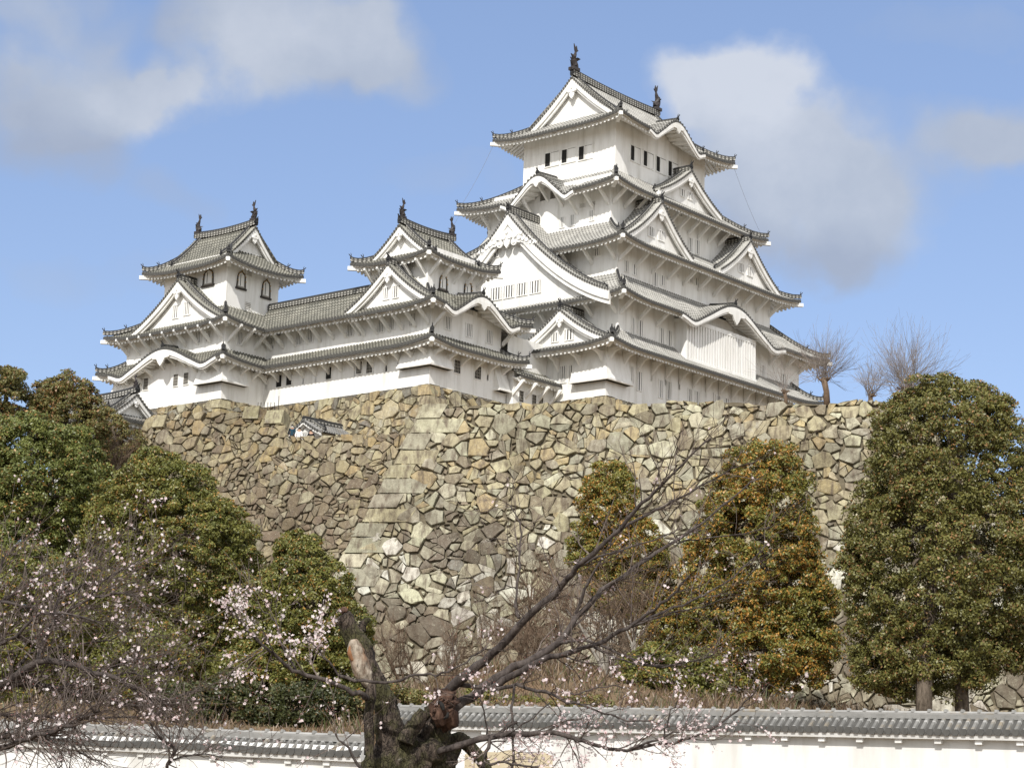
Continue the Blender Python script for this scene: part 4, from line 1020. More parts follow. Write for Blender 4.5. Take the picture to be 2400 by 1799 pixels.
# flat ground of the upper and lower terraces
def sheet(name, pts, mat, **kw):
    me = bpy.data.meshes.new(name); me.from_pydata([tuple(p) for p in pts], [], [list(range(len(pts)))]); me.materials.append(mat); return tag(link(name, me), **kw)
q = [PR(.0, .35), PR(LR, .35), PR(LR, .35) + np.array([4, 20, 0]), PR(0, .35) + np.array([-2, 30, 0])]; zt_ = q[0][2]
sheet('upper_terrace_ground', [(p[0], p[1], zt_) for p in q], M_GROUND, kind='structure')
zl = 25.3
q = [PLf(.3, 0) - NL * .5, PLf(SL, 0) - NL * .5, PLf(SL, 0) + np.array([-2, 40, 0]), PLf(0, 0) + np.array([0, 40, 0])]
sheet('lower_terrace_ground', [(p[0], p[1], zl) for p in q], M_GROUND, kind='structure')


# ------------------------------------------------------------------ low tiled walls in front
def low_wall(pxa, pya, Da, pxb, pyb, Db, label, sp=.25, drop=.42, run=.62):
    a, b = at_depth(pxa, pya, Da), at_depth(pxb, pyb, Db); e = b - a; L = math.hypot(e[0], e[1]); sl = e[2] / L; eh = V3(e[0], e[1], 0) / L
    root = empty('tiled_wall', (a[0], a[1], 0), math.atan2(eh[1], eh[0]), label=label, cat='wall', group='low white walls with tiled tops')
    z0 = a[2]; X, Y = V3(1, 0, 0), V3(0, 1, 0)
    w = MB(); th = .28; zt = z0 - .52
    n = 24
    for i in range(n):
        x0, x1 = L * i / n, L * (i + 1) / n
        w.quad((x0, -th, -1), (x1, -th, -1), (x1, -th, zt + sl * x1), (x0, -th, zt + sl * x0)); w.quad((x1, th, -1), (x0, th, -1), (x0, th, zt + sl * x0), (x1, th, zt + sl * x1))
    for x in (0, L): w.quad((x, -th, -1), (x, th, -1), (x, th, zt + sl * x), (x, -th, zt + sl * x))
    link('wall', w.mesh('wall', [M_PLW]), root)
    r = MB(); zf = lambda w_, d: z0 - .16 - drop * (1 - d / run) + sl * w_ + .012 * math.sin(w_ * .9) + .008 * math.sin(w_ * 2.7 + 1) + .006 * math.sin(w_ * 17.); zb = lambda w_, d: z0 - .16 - drop * (1 - d / run) + sl * (L - w_)
    slope(r, V3(0, -run, 0), X, Y, L, zf, lambda w_: run, sp, 3, .07, drop=.07, pan=2); slope(r, V3(L, run, 0), -X, -Y, L, zb, lambda w_: run, sp, 2, .07, drop=.07, pan=2)
    ro = link('tile_roof', r.mesh('tile_roof', [M_TILE_C, M_END, M_PAN_SHADE]), root)
    so = MB()
    for (yy, zf_) in ((-1, zf),):
        p = lambda x, y, z: (x, y, z + sl * x); zb_ = z0 - .16 - drop
        m_ = int(L / .5)
        for i in range(m_):
            x0, x1 = L * i / m_, L * (i + 1) / m_
            so.hexa([p(x0, -run + .06, zb_ - .21), p(x1, -run + .06, zb_ - .21), p(x1, -th, zb_ - .16), p(x0, -th, zb_ - .16), p(x0, -run + .02, zb_ - .06), p(x1, -run + .02, zb_ - .06), p(x1, -th, zb_ + .2), p(x0, -th, zb_ + .2)])
        x = .4
        while x < L: so.hexa([p(x - .1, -run + .14, zb_ - .34), p(x + .1, -run + .14, zb_ - .34), p(x + .1, -th, zb_ - .34), p(x - .1, -th, zb_ - .34), p(x - .1, -run + .14, zb_ - .2), p(x + .1, -run + .14, zb_ - .2), p(x + .1, -th, zb_ - .15), p(x - .1, -th, zb_ - .15)]); x += 1.2
    link('eave', so.mesh('eave', [M_PLW]), root)
    rg = MB(); ridge_path(rg, [(x, 0, z0 - .2 + sl * x) for x in np.linspace(0, L, 20)], .2, .13, .075)
    x = .2
    while x < L: rg.tube([(x, -.02, z0 - .03 + sl * x), (x, .02, z0 + .06 + sl * x)], .075, 6, 0); x += .5
    link('ridge', rg.mesh('ridge', [M_RIDGE_L, M_TILE_C]), root)
    return root, a, eh, L, sl
def ridge_l():
    mt, t, b = new_mat('low_ridge_tile', .7); p = geo_pos(t); n1 = noise(t, p, 3, 5)
    t.links.new(mixc(t, n1, (.11, .108, .10), (.34, .335, .32)), b.inputs['Base Color']); return mt
M_RIDGE_L = ridge_l()
M_PAN_SHADE = flat_mat('shade_dark_pan_tile', (.075, .073, .068), .8, .5, 4)  # pans coloured darker to stand for the shade between the ribs
lw, la, le, lL, lsl = low_wall(926, 1652.5, 66, 4100, 1690, 45, 'low white wall with a grey tiled top crossing the right side, below the big evergreen')
low_wall(-900, 1655, 63, 866, 1723, 52, 'low white wall with a grey tiled top at lower left, behind the blossoming branches', .25, .34, .5)
def wall_d(px):   # distance of the right-hand wall's face at a photo column
    r = ray(px, 1797); a_ = la[:2]; n_ = np.array([-le[1], le[0]]); return float((a_ @ n_) / ((r[:2] / r[1]) @ n_))
for px in (1466, 1828):     # loopholes low in the wall
    mb = MB(); p = at_depth(px, 1797, wall_d(px) - .5); mb.hexa([(p[0] - .34, p[1] - .0, p[2] - .5), (p[0] + .34, p[1], p[2] - .5), (p[0] + .34, p[1] + .6, p[2] - .5), (p[0] - .34, p[1] + .6, p[2] - .5), (p[0] - .3, p[1] + .02, p[2] + .03), (p[0] + .3, p[1] + .02, p[2] + .03), (p[0] + .3, p[1] + .6, p[2] + .03), (p[0] - .3, p[1] + .6, p[2] + .03)])
# pale boulder slab before the wall
mb = MB(); A_, B_ = at_depth(1090, 1757, 57), at_depth(1296, 1756, 57)
xs_ = np.linspace(A_[0], B_[0], 9); prof = [(xs_[0], -.9), *[(x, A_[2] + .05 * math.sin(i * 1.9) - (.12 if i in (0, 8) else 0)) for i, x in enumerate(xs_)], (xs_[-1], -.9)]
mb.prism([(x, 57, z) for x, z in prof][::-1], (0, .8, 0)); tag(link('stone_slab', mb.mesh('stone_slab', [flat_mat('beige_slab_stone', (.50, .43, .30), .9, .22, 1.6)])), 'flat beige stone slab standing against the low white wall behind the cherry trunk', 'stone slab')

# ------------------------------------------------------------------ evergreen trees
def leaf_mat(name, tr=.14):
    mt, t, b = new_mat(name, .45); at = N(t, 'ShaderNodeAttribute', attribute_name='tint'); b.inputs['Specular IOR Level'].default_value = .45
    t.links.new(at.outputs['Color'], b.inputs['Base Color'])
    tl = t.nodes.new('ShaderNodeBsdfTranslucent'); t.links.new(at.outputs['Color'], tl.inputs['Color'])
    mx = t.nodes.new('ShaderNodeMixShader'); mx.inputs[0].default_value = tr; o = t.nodes['Material Output']
    t.links.new(b.outputs[0], mx.inputs[1]); t.links.new(tl.outputs[0], mx.inputs[2]); t.links.new(mx.outputs[0], o.inputs[0]); return mt
M_LEAF = leaf_mat('glossy_leaf')
def bark_mat(name, a, b_, moss=None, scale=6.):
    mt, t, b = new_mat(name, .9); p = geo_pos(t); st = vmath(t, 'MULTIPLY', p, (1, 1, .35)); n1 = noise(t, st, scale, 7, .7); n2 = noise(t, p, scale * .35, 5, .6)
    c = mixc(t, ramp(t, n1, [(.35, 0), (.68, 1)]), a, b_)
    if moss: c = mixc(t, ramp(t, n2, [(.48, 0), (.66, .75)]), c, moss)
    t.links.new(c, b.inputs['Base Color']); bump(t, b, n1, 1., .03 if scale > 6 else .08); return mt
M_BARK = bark_mat('evergreen_bark', (.07, .055, .04), (.21, .17, .13))
def leaves_mesh(name, P, Nrm, size, col):
    """P centres, Nrm preferred normals, size, col (n,3): one pointed quad per leaf"""
    n = len(P); d = rng.normal(size=(n, 3)); nn = Nrm * .9 + rng.normal(size=(n, 3)) * .75; nn /= np.linalg.norm(nn, axis=1, keepdims=True)
    a = np.cross(nn, d); a /= np.linalg.norm(a, axis=1, keepdims=True) + 1e-9; b = np.cross(nn, a); s = size[:, None]
    v = np.empty((n, 4, 3)); v[:, 0] = P - a * s; v[:, 1] = P + b * s * .52; v[:, 2] = P + a * s; v[:, 3] = P - b * s * .52
    me = bpy.data.meshes.new(name); me.vertices.add(4 * n); me.loops.add(4 * n); me.polygons.add(n)
    me.vertices.foreach_set('co', v.ravel()); me.loops.foreach_set('vertex_index', np.arange(4 * n, dtype=np.int32))
    me.polygons.foreach_set('loop_start', np.arange(0, 4 * n, 4, dtype=np.int32))
    at = me.attributes.new('tint', 'FLOAT_COLOR', 'FACE'); at.data.foreach_set('color', np.concatenate([col, np.ones((n, 1))], 1).ravel().astype(np.float32))
    me.update(); me.validate(); return me
LK_ = 1.88
GREENS = {'deep_shade': ((.014, .019, .006), (.042, .045, .014), (.07, .045, .016), .1), 'olive': ((.044, .054, .013), (.112, .108, .026), (.17, .095, .025), .10), 'bright': ((.046, .058, .015), (.105, .115, .030), (.16, .095, .03), .07),  # first palette carries painted canopy shade in its leaf colours
          'rust': ((.060, .068, .015), (.125, .115, .026), (.20, .105, .022), .30), 'dark': ((.046, .048, .013), (.102, .096, .026), (.14, .078, .03), .10), 'russet': ((.055, .045, .020), (.13, .085, .035), (.15, .065, .035), .4), 'brown': ((.048, .050, .016), (.105, .095, .03), (.14, .075, .03), .18)}
def evergreen(name, D, blobs, trunk, pal, label, dens=1., leaf=.12, puff=.62, cat='evergreen tree', group='evergreen trees below the castle', depth_k=.9):
    """blobs: (px, py, rx, ry) ellipses read off the photo, turned into real ellipsoids at distance D; trunk: list of px points"""
    sc = D / (F_PX / math.cos(PITCH)) * 1.0
    E = []
    for i, (x, y, rx, ry) in enumerate(blobs):
        dd = D + (random.uniform(-.35, .35) * rx * sc if i else 0); c = at_depth(x, y, dd); E.append((c, np.array([rx * sc, min(rx, ry * 1.2) * sc * depth_k, ry * sc])))
    base = at_depth(*trunk[0], D); gz = hgt(base[0], base[1]) - .3; base = np.array([base[0], base[1], gz])
    root = empty(name, tuple(base), label=label, cat=cat, group=group)
    pc, pr_, pn, pd = [], [], [], []
    for ci, (c, r) in enumerate(E):
        area = 4 * math.pi * ((r[0] * r[1]) ** 1.6 / 3 + (r[0] * r[2]) ** 1.6 / 3 + (r[1] * r[2]) ** 1.6 / 3) ** (1 / 1.6)
        n = max(10, int(area / (puff * puff) * 1.12 * dens))
        d = rng.normal(size=(n, 3)); d /= np.linalg.norm(d, axis=1, keepdims=True)
        k = np.where(rng.random(n) < .72, rng.uniform(.86, 1.06, n), rng.uniform(.5, .86, n))
        # lumpy silhouette
        lump = .10 * np.sin(d[:, 0] * 5 + ci * 1.7) * np.sin(d[:, 2] * 6 + ci) + .07 * np.sin(d[:, 1] * 9 + ci * 3)
        p = c + d * r * (k * (1 + lump))[:, None]
        ok = np.ones(n, bool)
        for cj, (c2, r2) in enumerate(E):
            if cj != ci: ok &= (((p - c2) / r2) ** 2).sum(1) > .62
        g = d / r; g /= np.linalg.norm(g, axis=1, keepdims=True)
        pc.append(p[ok]); pn.append(g[ok]); pd.append(k[ok])
    pc, pn, pd = np.concatenate(pc), np.concatenate(pn), np.concatenate(pd); m_ = len(pc)
    rad = puff * rng.uniform(.5, 1.3, m_); per = (rng.uniform(75, 150, m_)).astype(int)
    idx = np.repeat(np.arange(m_), per); n = len(idx)
    d = rng.normal(size=(n, 3)); d /= np.linalg.norm(d, axis=1, keepdims=True); d = d + pn[idx] * .55 + np.array([0, 0, .35]); d /= np.linalg.norm(d, axis=1, keepdims=True)
    P = pc[idx] + d * (rad[idx] * rng.uniform(.35, 1.05, n) ** .7)[:, None] * np.array([1, 1, .72])
    a, b, o, fo = GREENS[pal]; a, b, o = (np.array(q) * LK_ for q in (a, b, o))
    ph = rng.random(m_); t = np.clip(ph[idx] * .6 + rng.random(n) * .55, 0, 1)[:, None]; col = a * (1 - t) + b * t
    cl = np.sin(pc[:, 0] * .9 + 1.3) * np.sin(pc[:, 2] * .8 + pc[:, 1] * .5) * .5 + .5   # flushes of new reddish growth come in patches
    fl = (rng.random(n) < fo * (.35 + 1.3 * cl[idx]))[:, None]; col = np.where(fl, o * (.7 + .6 * rng.random((n, 1))), col)
    sz = leaf * .82 * rng.uniform(.7, 1.35, n)
    P -= base
    link('crown', leaves_mesh('crown', P, d, sz, col), root).data.materials.append(M_LEAF)
    tb = MB(); top = E[0][0] - base
    tp = [at_depth(x, y, D) - base for x, y in trunk]; tp[0] = np.zeros(3); r0 = max(.18, .028 * (top[2] + 4))
    pts = [tp[0], *tp[1:]]; tb.tube(pts, [r0 * (1.15 - .75 * i / max(1, len(pts) - 1)) for i in range(len(pts))], 9, jitter=.08)
    for (c, r) in E:
        f = pts[-1] * .5 + pts[len(pts) // 2] * .5; e = c - base; tb.tube([f, f * .4 + e * .6 + np.array([0, 0, .3]), e], [r0 * .45, r0 * .28, .05], 6)
    link('trunk', tb.mesh('trunk', [M_BARK], smooth=True), root); return root

evergreen('evergreen_tree', 104, [(2210, 1330, 200, 230), (2190, 1090, 150, 190), (2290, 1180, 160, 220), (2215, 945, 75, 55), (2280, 945, 42, 46), (2255, 985, 95, 80), (2140, 1000, 65, 75), (2345, 1090, 85, 120), (2365, 1400, 130, 150), (2080, 1420, 85, 150), (2060, 1250, 65, 120), (2150, 1520, 110, 80), (2330, 980, 50, 60), (2060, 1560, 60, 60), (2420, 1250, 90, 190), (2410, 1450, 100, 90), (2010, 1350, 40, 80), (2200, 1570, 100, 60), (2310, 1530, 90, 60), (2120, 1600, 60, 40)],
          [(2255, 1665), (2252, 1560), (2245, 1350), (2230, 1050)], 'dark', 'largest evergreen tree, dark green with two trunks behind the low wall at right edge', 1.0, .105, .6)
tt = MB(); b0 = at_depth(2165, 1665, 102); b0[2] = hgt(b0[0], b0[1]) - .3; tt.tube([b0, at_depth(2166, 1560, 102.5), at_depth(2180, 1430, 103), at_depth(2190, 1250, 104)], [.5, .42, .34, .15], 9, jitter=.08)
tr_ = [o for o in COL.objects if o.name == 'evergreen_tree'][0]; tt.v = [(x - tr_.location[0], y - tr_.location[1], z - tr_.location[2]) for x, y, z in tt.v]
link('trunk', tt.mesh('trunk', [M_BARK], smooth=True), tr_)
evergreen('evergreen_tree', 113, [(1790, 1330, 130, 170), (1790, 1150, 95, 110), (1810, 1105, 60, 50), (1730, 1240, 90, 110), (1860, 1420, 95, 110), (1720, 1450, 110, 110), (1800, 1530, 140, 90), (1900, 1510, 60, 80), (1660, 1330, 60, 90)],
          [(1800, 1680), (1795, 1560), (1790, 1300), (1795, 1120)], 'rust', 'evergreen tree flushed with rusty orange leaves, right of centre before the stone wall', 1.0, .11, .56)
evergreen('evergreen_tree', 117, [(1430, 1190, 68, 90), (1425, 1120, 45, 34), (1480, 1290, 75, 80), (1385, 1290, 50, 60), (1520, 1390, 80, 70), (1440, 1380, 55, 60), (1560, 1480, 70, 60)],
          [(1470, 1640), (1465, 1520), (1440, 1350), (1430, 1150)], 'rust', 'narrow yellow green evergreen behind the bare cherry boughs, centre of the stone wall', .9, .105, .5)
evergreen('evergreen_tree', 119, [(420, 1330, 165, 190), (385, 1150, 105, 80), (370, 1100, 55, 45), (300, 1210, 85, 85), (500, 1280, 90, 110), (550, 1390, 70, 110), (330, 1400, 120, 120), (470, 1490, 120, 100), (255, 1260, 60, 70)],
          [(430, 1700), (425, 1560), (410, 1350), (385, 1150)], 'olive', 'broad domed olive green evergreen left of the bare stone wall', 1.0, .11, .58)
evergreen('evergreen_tree', 108, [(720, 1420, 100, 130), (700, 1320, 60, 65), (690, 1285, 34, 32), (640, 1440, 80, 90), (790, 1480, 70, 80), (680, 1560, 120, 110), (600, 1600, 100, 90), (800, 1600, 70, 90)],
          [(700, 1740), (700, 1600), (705, 1450), (695, 1320)], 'olive', 'smaller pointed evergreen behind the broken cherry stub', 1.0, .105, .52)
evergreen('evergreen_tree', 123, [(-20, 1300, 120, 120), (60, 1300, 100, 90), (90, 1120, 130, 130), (60, 1030, 80, 60), (170, 1060, 60, 60), (200, 1160, 70, 80), (110, 1230, 140, 80), (20, 1180, 90, 110)],
          [(100, 1600), (100, 1400), (95, 1250), (90, 1100)], 'bright', 'bright green rounded evergreen at the left edge', 1.0, .12, .6)
evergreen('evergreen_tree', 131, [(150, 985, 75, 80), (150, 915, 52, 34), (105, 950, 45, 50), (200, 1020, 48, 75), (215, 1110, 36, 80), (180, 1010, 70, 110)],
          [(160, 1500), (160, 1300), (155, 1100), (150, 980)], 'brown', 'brownish thin topped evergreen against the sky, just left of the grey gate roof', 1.0, .12, .55)
evergreen('evergreen_tree', 138, [(30, 1340, 170, 190), (-60, 1240, 120, 200), (140, 1300, 110, 150)], [(40, 1640), (40, 1500), (40, 1300)], 'deep_shade', 'shaded dark evergreen behind the bright green one at the left edge', .8, .13, .7)
evergreen('evergreen_tree', 129, [(0, 930, 48, 70), (20, 900, 32, 34), (-50, 1000, 60, 90)], [(0, 1500), (0, 1300), (0, 1100), (0, 960)], 'brown', 'brownish evergreen crown cut off by the top of the left edge', 1.0, .12, .55)
evergreen('thin_tree', 137, [(258, 1010, 46, 34), (230, 990, 32, 30), (298, 1030, 34, 30), (280, 1055, 42, 26), (238, 1045, 34, 34), (316, 1068, 24, 20)], [(232, 1210), (252, 1130), (262, 1060), (264, 990)], 'brown', 'thin russet brown tree in front of the grey gatehouse', .55, .11, .5, 'tree')
evergreen('evergreen_bush', 100, [(200, 1440, 130, 110), (60, 1420, 130, 130), (120, 1560, 150, 110), (330, 1560, 110, 90), (20, 1600, 120, 100)], [(150, 1740), (150, 1600), (150, 1500)], 'olive', 'olive green shrubbery behind the pink blossoming branches at lower left', .8, .11, .58, 'bush')
evergreen('evergreen_bush', 96, [(560, 1660, 130, 60), (700, 1665, 110, 55), (450, 1660, 90, 50), (800, 1670, 70, 45)], [(600, 1740), (600, 1700), (600, 1650)], 'deep_shade', 'shade-darkened low shrubbery behind the left tiled wall, under the two domed evergreens', .9, .10, .5, 'bush')  # leaf colours darkened to stand for the shade under the evergreens
evergreen('evergreen_bush', 94, [(925, 1640, 70, 26), (985, 1648, 50, 20)], [(940, 1720), (940, 1690), (940, 1650)], 'brown', 'low brownish bush on the bank just left of the cherry knob', .6, .09, .42, 'bush')
evergreen('evergreen_bush', 97, [(1150, 1640, 75, 24), (1215, 1648, 50, 18)], [(1160, 1720), (1160, 1690), (1160, 1650)], 'olive', 'low olive bush on the bank behind the cherry boughs, above the low wall', .5, .09, .42, 'bush')
evergreen('evergreen_bush', 93, [(1370, 1650, 60, 20), (1320, 1655, 50, 16)], [(1350, 1720), (1350, 1690), (1350, 1655)], 'brown', 'low brownish bush at the foot of the pale stemmed shrubs', .5, .09, .4, 'bush')
evergreen('evergreen_bush', 106, [(1560, 1570, 90, 60), (1640, 1600, 80, 60), (1500, 1600, 50, 40)], [(1580, 1700), (1580, 1640), (1580, 1600)], 'olive', 'low green bush under the rusty evergreen, above the low wall', .8, .11, .5, 'bush')

# ------------------------------------------------------------------ bare twiggy growth
M_TWIG = bark_mat('brown_twig', (.10, .068, .045), (.21, .15, .105)); M_SHOOT = bark_mat('grey_brown_shoot', (.17, .14, .12), (.30, .26, .23)); M_PALE = bark_mat('pale_bark', (.26, .235, .20), (.42, .39, .34))
M_CHERRY = bark_mat('cherry_branch_bark', (.026, .020, .018), (.12, .10, .09), None, 14.); M_CTWIG = bark_mat('cherry_twig_bark', (.075, .055, .046), (.20, .165, .145), None, 14.); M_TRUNK = None
def trunk_mat():
    mt, t, b = new_mat('old_cherry_bark', .92); p = geo_pos(t)
    n1 = noise(t, vmath(t, 'MULTIPLY', p, (1, 1, .45)), 16, 8, .75); n2 = noise(t, p, 4.2, 6, .65); n3 = noise(t, p, 22, 5, .7)
    vo = N(t, 'ShaderNodeTexVoronoi'); vo.feature = 'DISTANCE_TO_EDGE'; vo.inputs['Scale'].default_value = 25
    wq = N(t, 'ShaderNodeTexNoise'); wq.inputs['Scale'].default_value = 9; t.links.new(p, wq.inputs['Vector'])
    t.links.new(vmath(t, 'ADD', vmath(t, 'MULTIPLY', p, (1, 1, .4)), vmath(t, 'MULTIPLY', wq.outputs['Color'], (.12, .12, .12))), vo.inputs['Vector'])
    crack = ramp(t, vo.outputs['Distance'], [(0., .45), (.09, 1)])
    c = mixc(t, ramp(t, n1, [(.40, 0), (.62, 1)]), (.016, .011, .009), (.16, .125, .098))
    c = mixc(t, ramp(t, n2, [(.46, 0), (.58, .85)]), c, mixc(t, n3, (.028, .028, .010), (.13, .125, .055)))
    c = mixc(t, ramp(t, n3, [(.62, 0), (.72, .7)]), c, (.30, .28, .25))
    c = mixc(t, crack, (.010, .008, .006), c)
    t.links.new(c, b.inputs['Base Color']); bump(t, b, mathn(t, 'ADD', mathn(t, 'MULTIPLY', crack, .6), n1), 1., .05); return mt
M_TRUNK = trunk_mat()
def grow(mb, p, d, L, r, lev, spread=.5, up=.25, k=4, seg=4, nk=3, taper=.35, tips=None, mat=0, minr=.004):
    """a wandering twig with side shoots"""
    d = d / np.linalg.norm(d); pts = [np.array(p, float)]; rr = [r]
    for i in range(seg):
        d = d + np.array([random.gauss(0, .16), random.gauss(0, .16), random.gauss(0, .16) + up * .12]); d /= np.linalg.norm(d)
        pts.append(pts[-1] + d * L / seg); rr.append(max(minr, r * (1 - (1 - taper) * (i + 1) / seg)))
    mb.tube(pts, rr, k, mat, cap=False)
    if tips is not None: tips.append((pts[-1], d)); tips.append((pts[len(pts) // 2], d))
    if lev > 0:
        for i in range(nk):
            f = random.uniform(.25, 1.); q = min(int(f * seg), seg - 1); b = pts[q] + (pts[q + 1] - pts[q]) * (f * seg - q)
            nd = d + np.array([random.gauss(0, spread), random.gauss(0, spread), random.gauss(up * .5, spread)])
            grow(mb, b, nd, L * random.uniform(.4, .7), max(minr, rr[q] * .6), lev - 1, spread, up, k, max(3, seg - 1), nk, taper, tips, mat, minr)
def pollard(px, py, D, px2, py2, hshoot, nsh, label, knob=.5, spread=1., lean=0.):
    b = at_depth(px, py, D); b[2] -= .4; t_ = at_depth(px2, py2, D) - b
    root = empty('bare_tree', tuple(b), label=label, cat='bare tree', group='bare trees on top of the stone wall'); mb = MB()
    mb.tube([(0, 0, 0), t_ * .5 + np.array([.1, 0, 0]), t_], [.24 * knob / .5, .2 * knob / .5, .2 * knob / .5], 8, jitter=.12)
    for _ in range(14):
        q = t_ + np.array([random.gauss(0, knob * .55), random.gauss(0, knob * .4), random.gauss(0, knob * .3)]); mb.tube([t_ * .8, q], [.1, .06], 5)
    link('trunk', mb.mesh('trunk', [M_TWIG], smooth=True), root); sh = MB()
    for _ in range(nsh):
        an = random.gauss(0, .62) * spread + lean; dd = np.array([math.sin(an), random.gauss(0, .45), math.cos(an) * .95 + .05]); s = t_ + np.array([random.gauss(0, knob * .6), random.gauss(0, knob * .5), random.gauss(0, knob * .35)])
        grow(sh, s, dd, hshoot * random.uniform(.55, 1.05) * (1 - .18 * abs(an)), .018, 1, .22, .2, 3, 4, 4, .3, None, 0, .006)
    link('shoots', sh.mesh('shoots', [M_SHOOT]), root)
pollard(2118, 936, 140, 2125, 908, 4.1, 190, 'wide bare pollarded tree with fanning shoots on the wall top at right', .75, 1.45, .08)
pollard(1938, 938, 143, 1930, 885, 3.6, 120, 'bare pollarded tree with a thick stem under the right tip of the castle roofs', .6, 1.1, .15)
pollard(2035, 938, 141, 2040, 924, 2.4, 55, 'smallest bare tree between the two larger ones on the wall top', .45, 1.1, .05)
pollard(1840, 940, 147, 1838, 915, 3.4, 22, 'thin bare tree in front of the lowest keep roof, leftmost on the wall top', .35, 1.0, -.1)

def bare_bush(px, py, D, h, n, label, mat, name='bare_shrub', stems=4, lev=3, lean=0., tipc=None, group='bare shrubs under the stone wall', nk=4):
    b = at_depth(px, py, D); b[2] = hgt(b[0], b[1]) - .1 if D < 125 else b[2]; root = empty(name, tuple(b), label=label, cat='bare shrub' if name == 'bare_shrub' else 'bare tree', group=group)
    st, tw2 = MB(), MB()
    for i in range(stems):
        d = np.array([random.gauss(lean, .28), random.gauss(0, .2), 1.]); d /= np.linalg.norm(d); pts = [np.array([random.gauss(0, .25), random.gauss(0, .2), 0])]
        L = h * random.uniform(.5, .8)
        for q in range(5): d = d + np.array([random.gauss(0, .12), random.gauss(0, .12), .04]); pts.append(pts[-1] + d / np.linalg.norm(d) * L / 5)
        st.tube(pts, [.09 * h / 5 * (1 - .12 * q) for q in range(6)], 6, 0, jitter=.1)
        for q in range(1, 6):
            for _ in range(n): grow(tw2, pts[q], d + np.array([random.gauss(0, .7), random.gauss(0, .5), random.gauss(.2, .4)]), h * random.uniform(.25, .5), .03 * h / 5, lev - 1, .55, .3, 3, 3, nk, .4, None, 0, .008)
    link('stem', st.mesh('stem', [mat]), root); link('twigs', tw2.mesh('twigs', [M_TWIG]), root); return root
bare_bush(1425, 1655, 110, 7.0, 2, 'pale stemmed leafless shrub just above the low wall, centre right', M_PALE, stems=5, lean=-.2)
bare_bush(1495, 1655, 109, 6.5, 2, 'leafless shrub with two upright white stems, before the rusty evergreen', M_PALE, stems=3)
bare_bush(1330, 1640, 116, 5.0, 2, 'brown leafless brush on the dry bank right of the cherry trunk', M_TWIG, stems=4, lean=-.1)
bare_bush(1150, 1580, 120, 4.2, 2, 'grey leafless brush hugging the foot of the stone wall, centre', M_TWIG, stems=4)
bare_bush(960, 1600, 116, 4.5, 2, 'brown leafless brush left of the cherry trunk knob on the bank', M_TWIG, stems=4)
bare_bush(1050, 1640, 105, 3.4, 2, 'twiggy leafless brush just above the low wall behind the cherry knob', M_TWIG, stems=5)
bare_bush(1240, 1650, 108, 3.2, 2, 'low twiggy brush above the low wall under the long cherry boughs', M_TWIG, stems=5)
bare_bush(1220, 1380, 121, 7.0, 2, 'thin leafless shrub against the stones left of the narrow evergreen', M_TWIG, stems=3)
bare_bush(262, 1190, 133, 4.6, 3, 'reddish brown leafless tree before the small white gatehouse at left', M_TWIG, 'bare_tree', 3, 3, .02, None, 'bare trees by the gatehouse', 5)

# dry brush and grass on the bank: nobody could count it
n = 60000; X = rng.uniform(-45, 45, n); Y = rng.uniform(64, 129, n); Z = np.array([hgt(x, y) for x, y in zip(X, Y)]); P0_ = np.stack([X, Y, Z - .05], 1)
c0 = np.array((.085, .055, .035)); c1 = np.array((.24, .17, .10)); t = rng.random((n, 1)) ** 1.4; colb = c0 * (1 - t) + c1 * t; gg = rng.random(n) < .12; colb[gg] = (.07, .08, .025)
lean_ = rng.normal(size=(n, 3)) * np.array([.55, .35, .15]) + np.array([0, 0, 1.]); hh_ = rng.uniform(.25, .95, n)[:, None] * (.6 + .5 * np.sin(X * .7) * np.sin(Y * .31 + X * .2))[:, None].clip(.35, 1.2); wv = np.stack([rng.uniform(.02, .055, n), rng.uniform(-.03, .03, n), np.zeros(n)], 1)
vq = np.stack([P0_ - wv, P0_ + wv, P0_ + lean_ * hh_ + wv * .3, P0_ + lean_ * hh_ - wv * .3], 1)
me = bpy.data.meshes.new('dry_brush'); me.vertices.add(4 * n); me.loops.add(4 * n); me.polygons.add(n); me.vertices.foreach_set('co', vq.ravel()); me.loops.foreach_set('vertex_index', np.arange(4 * n, dtype=np.int32)); me.polygons.foreach_set('loop_start', np.arange(0, 4 * n, 4, dtype=np.int32))
at = me.attributes.new('tint', 'FLOAT_COLOR', 'FACE'); at.data.foreach_set('color', np.concatenate([colb, np.ones((n, 1))], 1).ravel().astype(np.float32)); me.update(); me.materials.append(M_LEAF)
tag(link('dry_brush', me), 'brown dry brush and grass covering the bank under the stone wall', 'brush', kind='stuff')

# ------------------------------------------------------------------ old cherry tree in the foreground
CD = 19.0
def pth(px, D0=CD, D1=None):
    D1 = D0 if D1 is None else D1; n = len(px); return [at_depth(x, y, D0 + (D1 - D0) * i / max(1, n - 1)) for i, (x, y) in enumerate(px)]
PXM = CD / (F_PX / math.cos(PITCH))          # metres per photo pixel at the trunk
def smooth_path(pts, rad, k=3):
    pts = [np.asarray(p) for p in pts]; out, ro = [], []
    for i in range(len(pts) - 1):
        p0, p1, p2, p3 = pts[max(i - 1, 0)], pts[i], pts[i + 1], pts[min(i + 2, len(pts) - 1)]
        for j in range(k):
            t = j / k; out.append(.5 * (2 * p1 + (p2 - p0) * t + (2 * p0 - 5 * p1 + 4 * p2 - p3) * t * t + (3 * p1 - p0 - 3 * p2 + p3) * t ** 3)); ro.append(rad[i] + (rad[i + 1] - rad[i]) * t)
    out.append(pts[-1]); ro.append(rad[-1]); return out, ro
cb = at_depth(985, 1799, CD); cb = np.array([cb[0], CD, 0.]); cherry = empty('cherry_tree', tuple(cb), label='old gnarled cherry tree in the foreground with a broken stub and long boughs reaching right', cat='cherry tree')
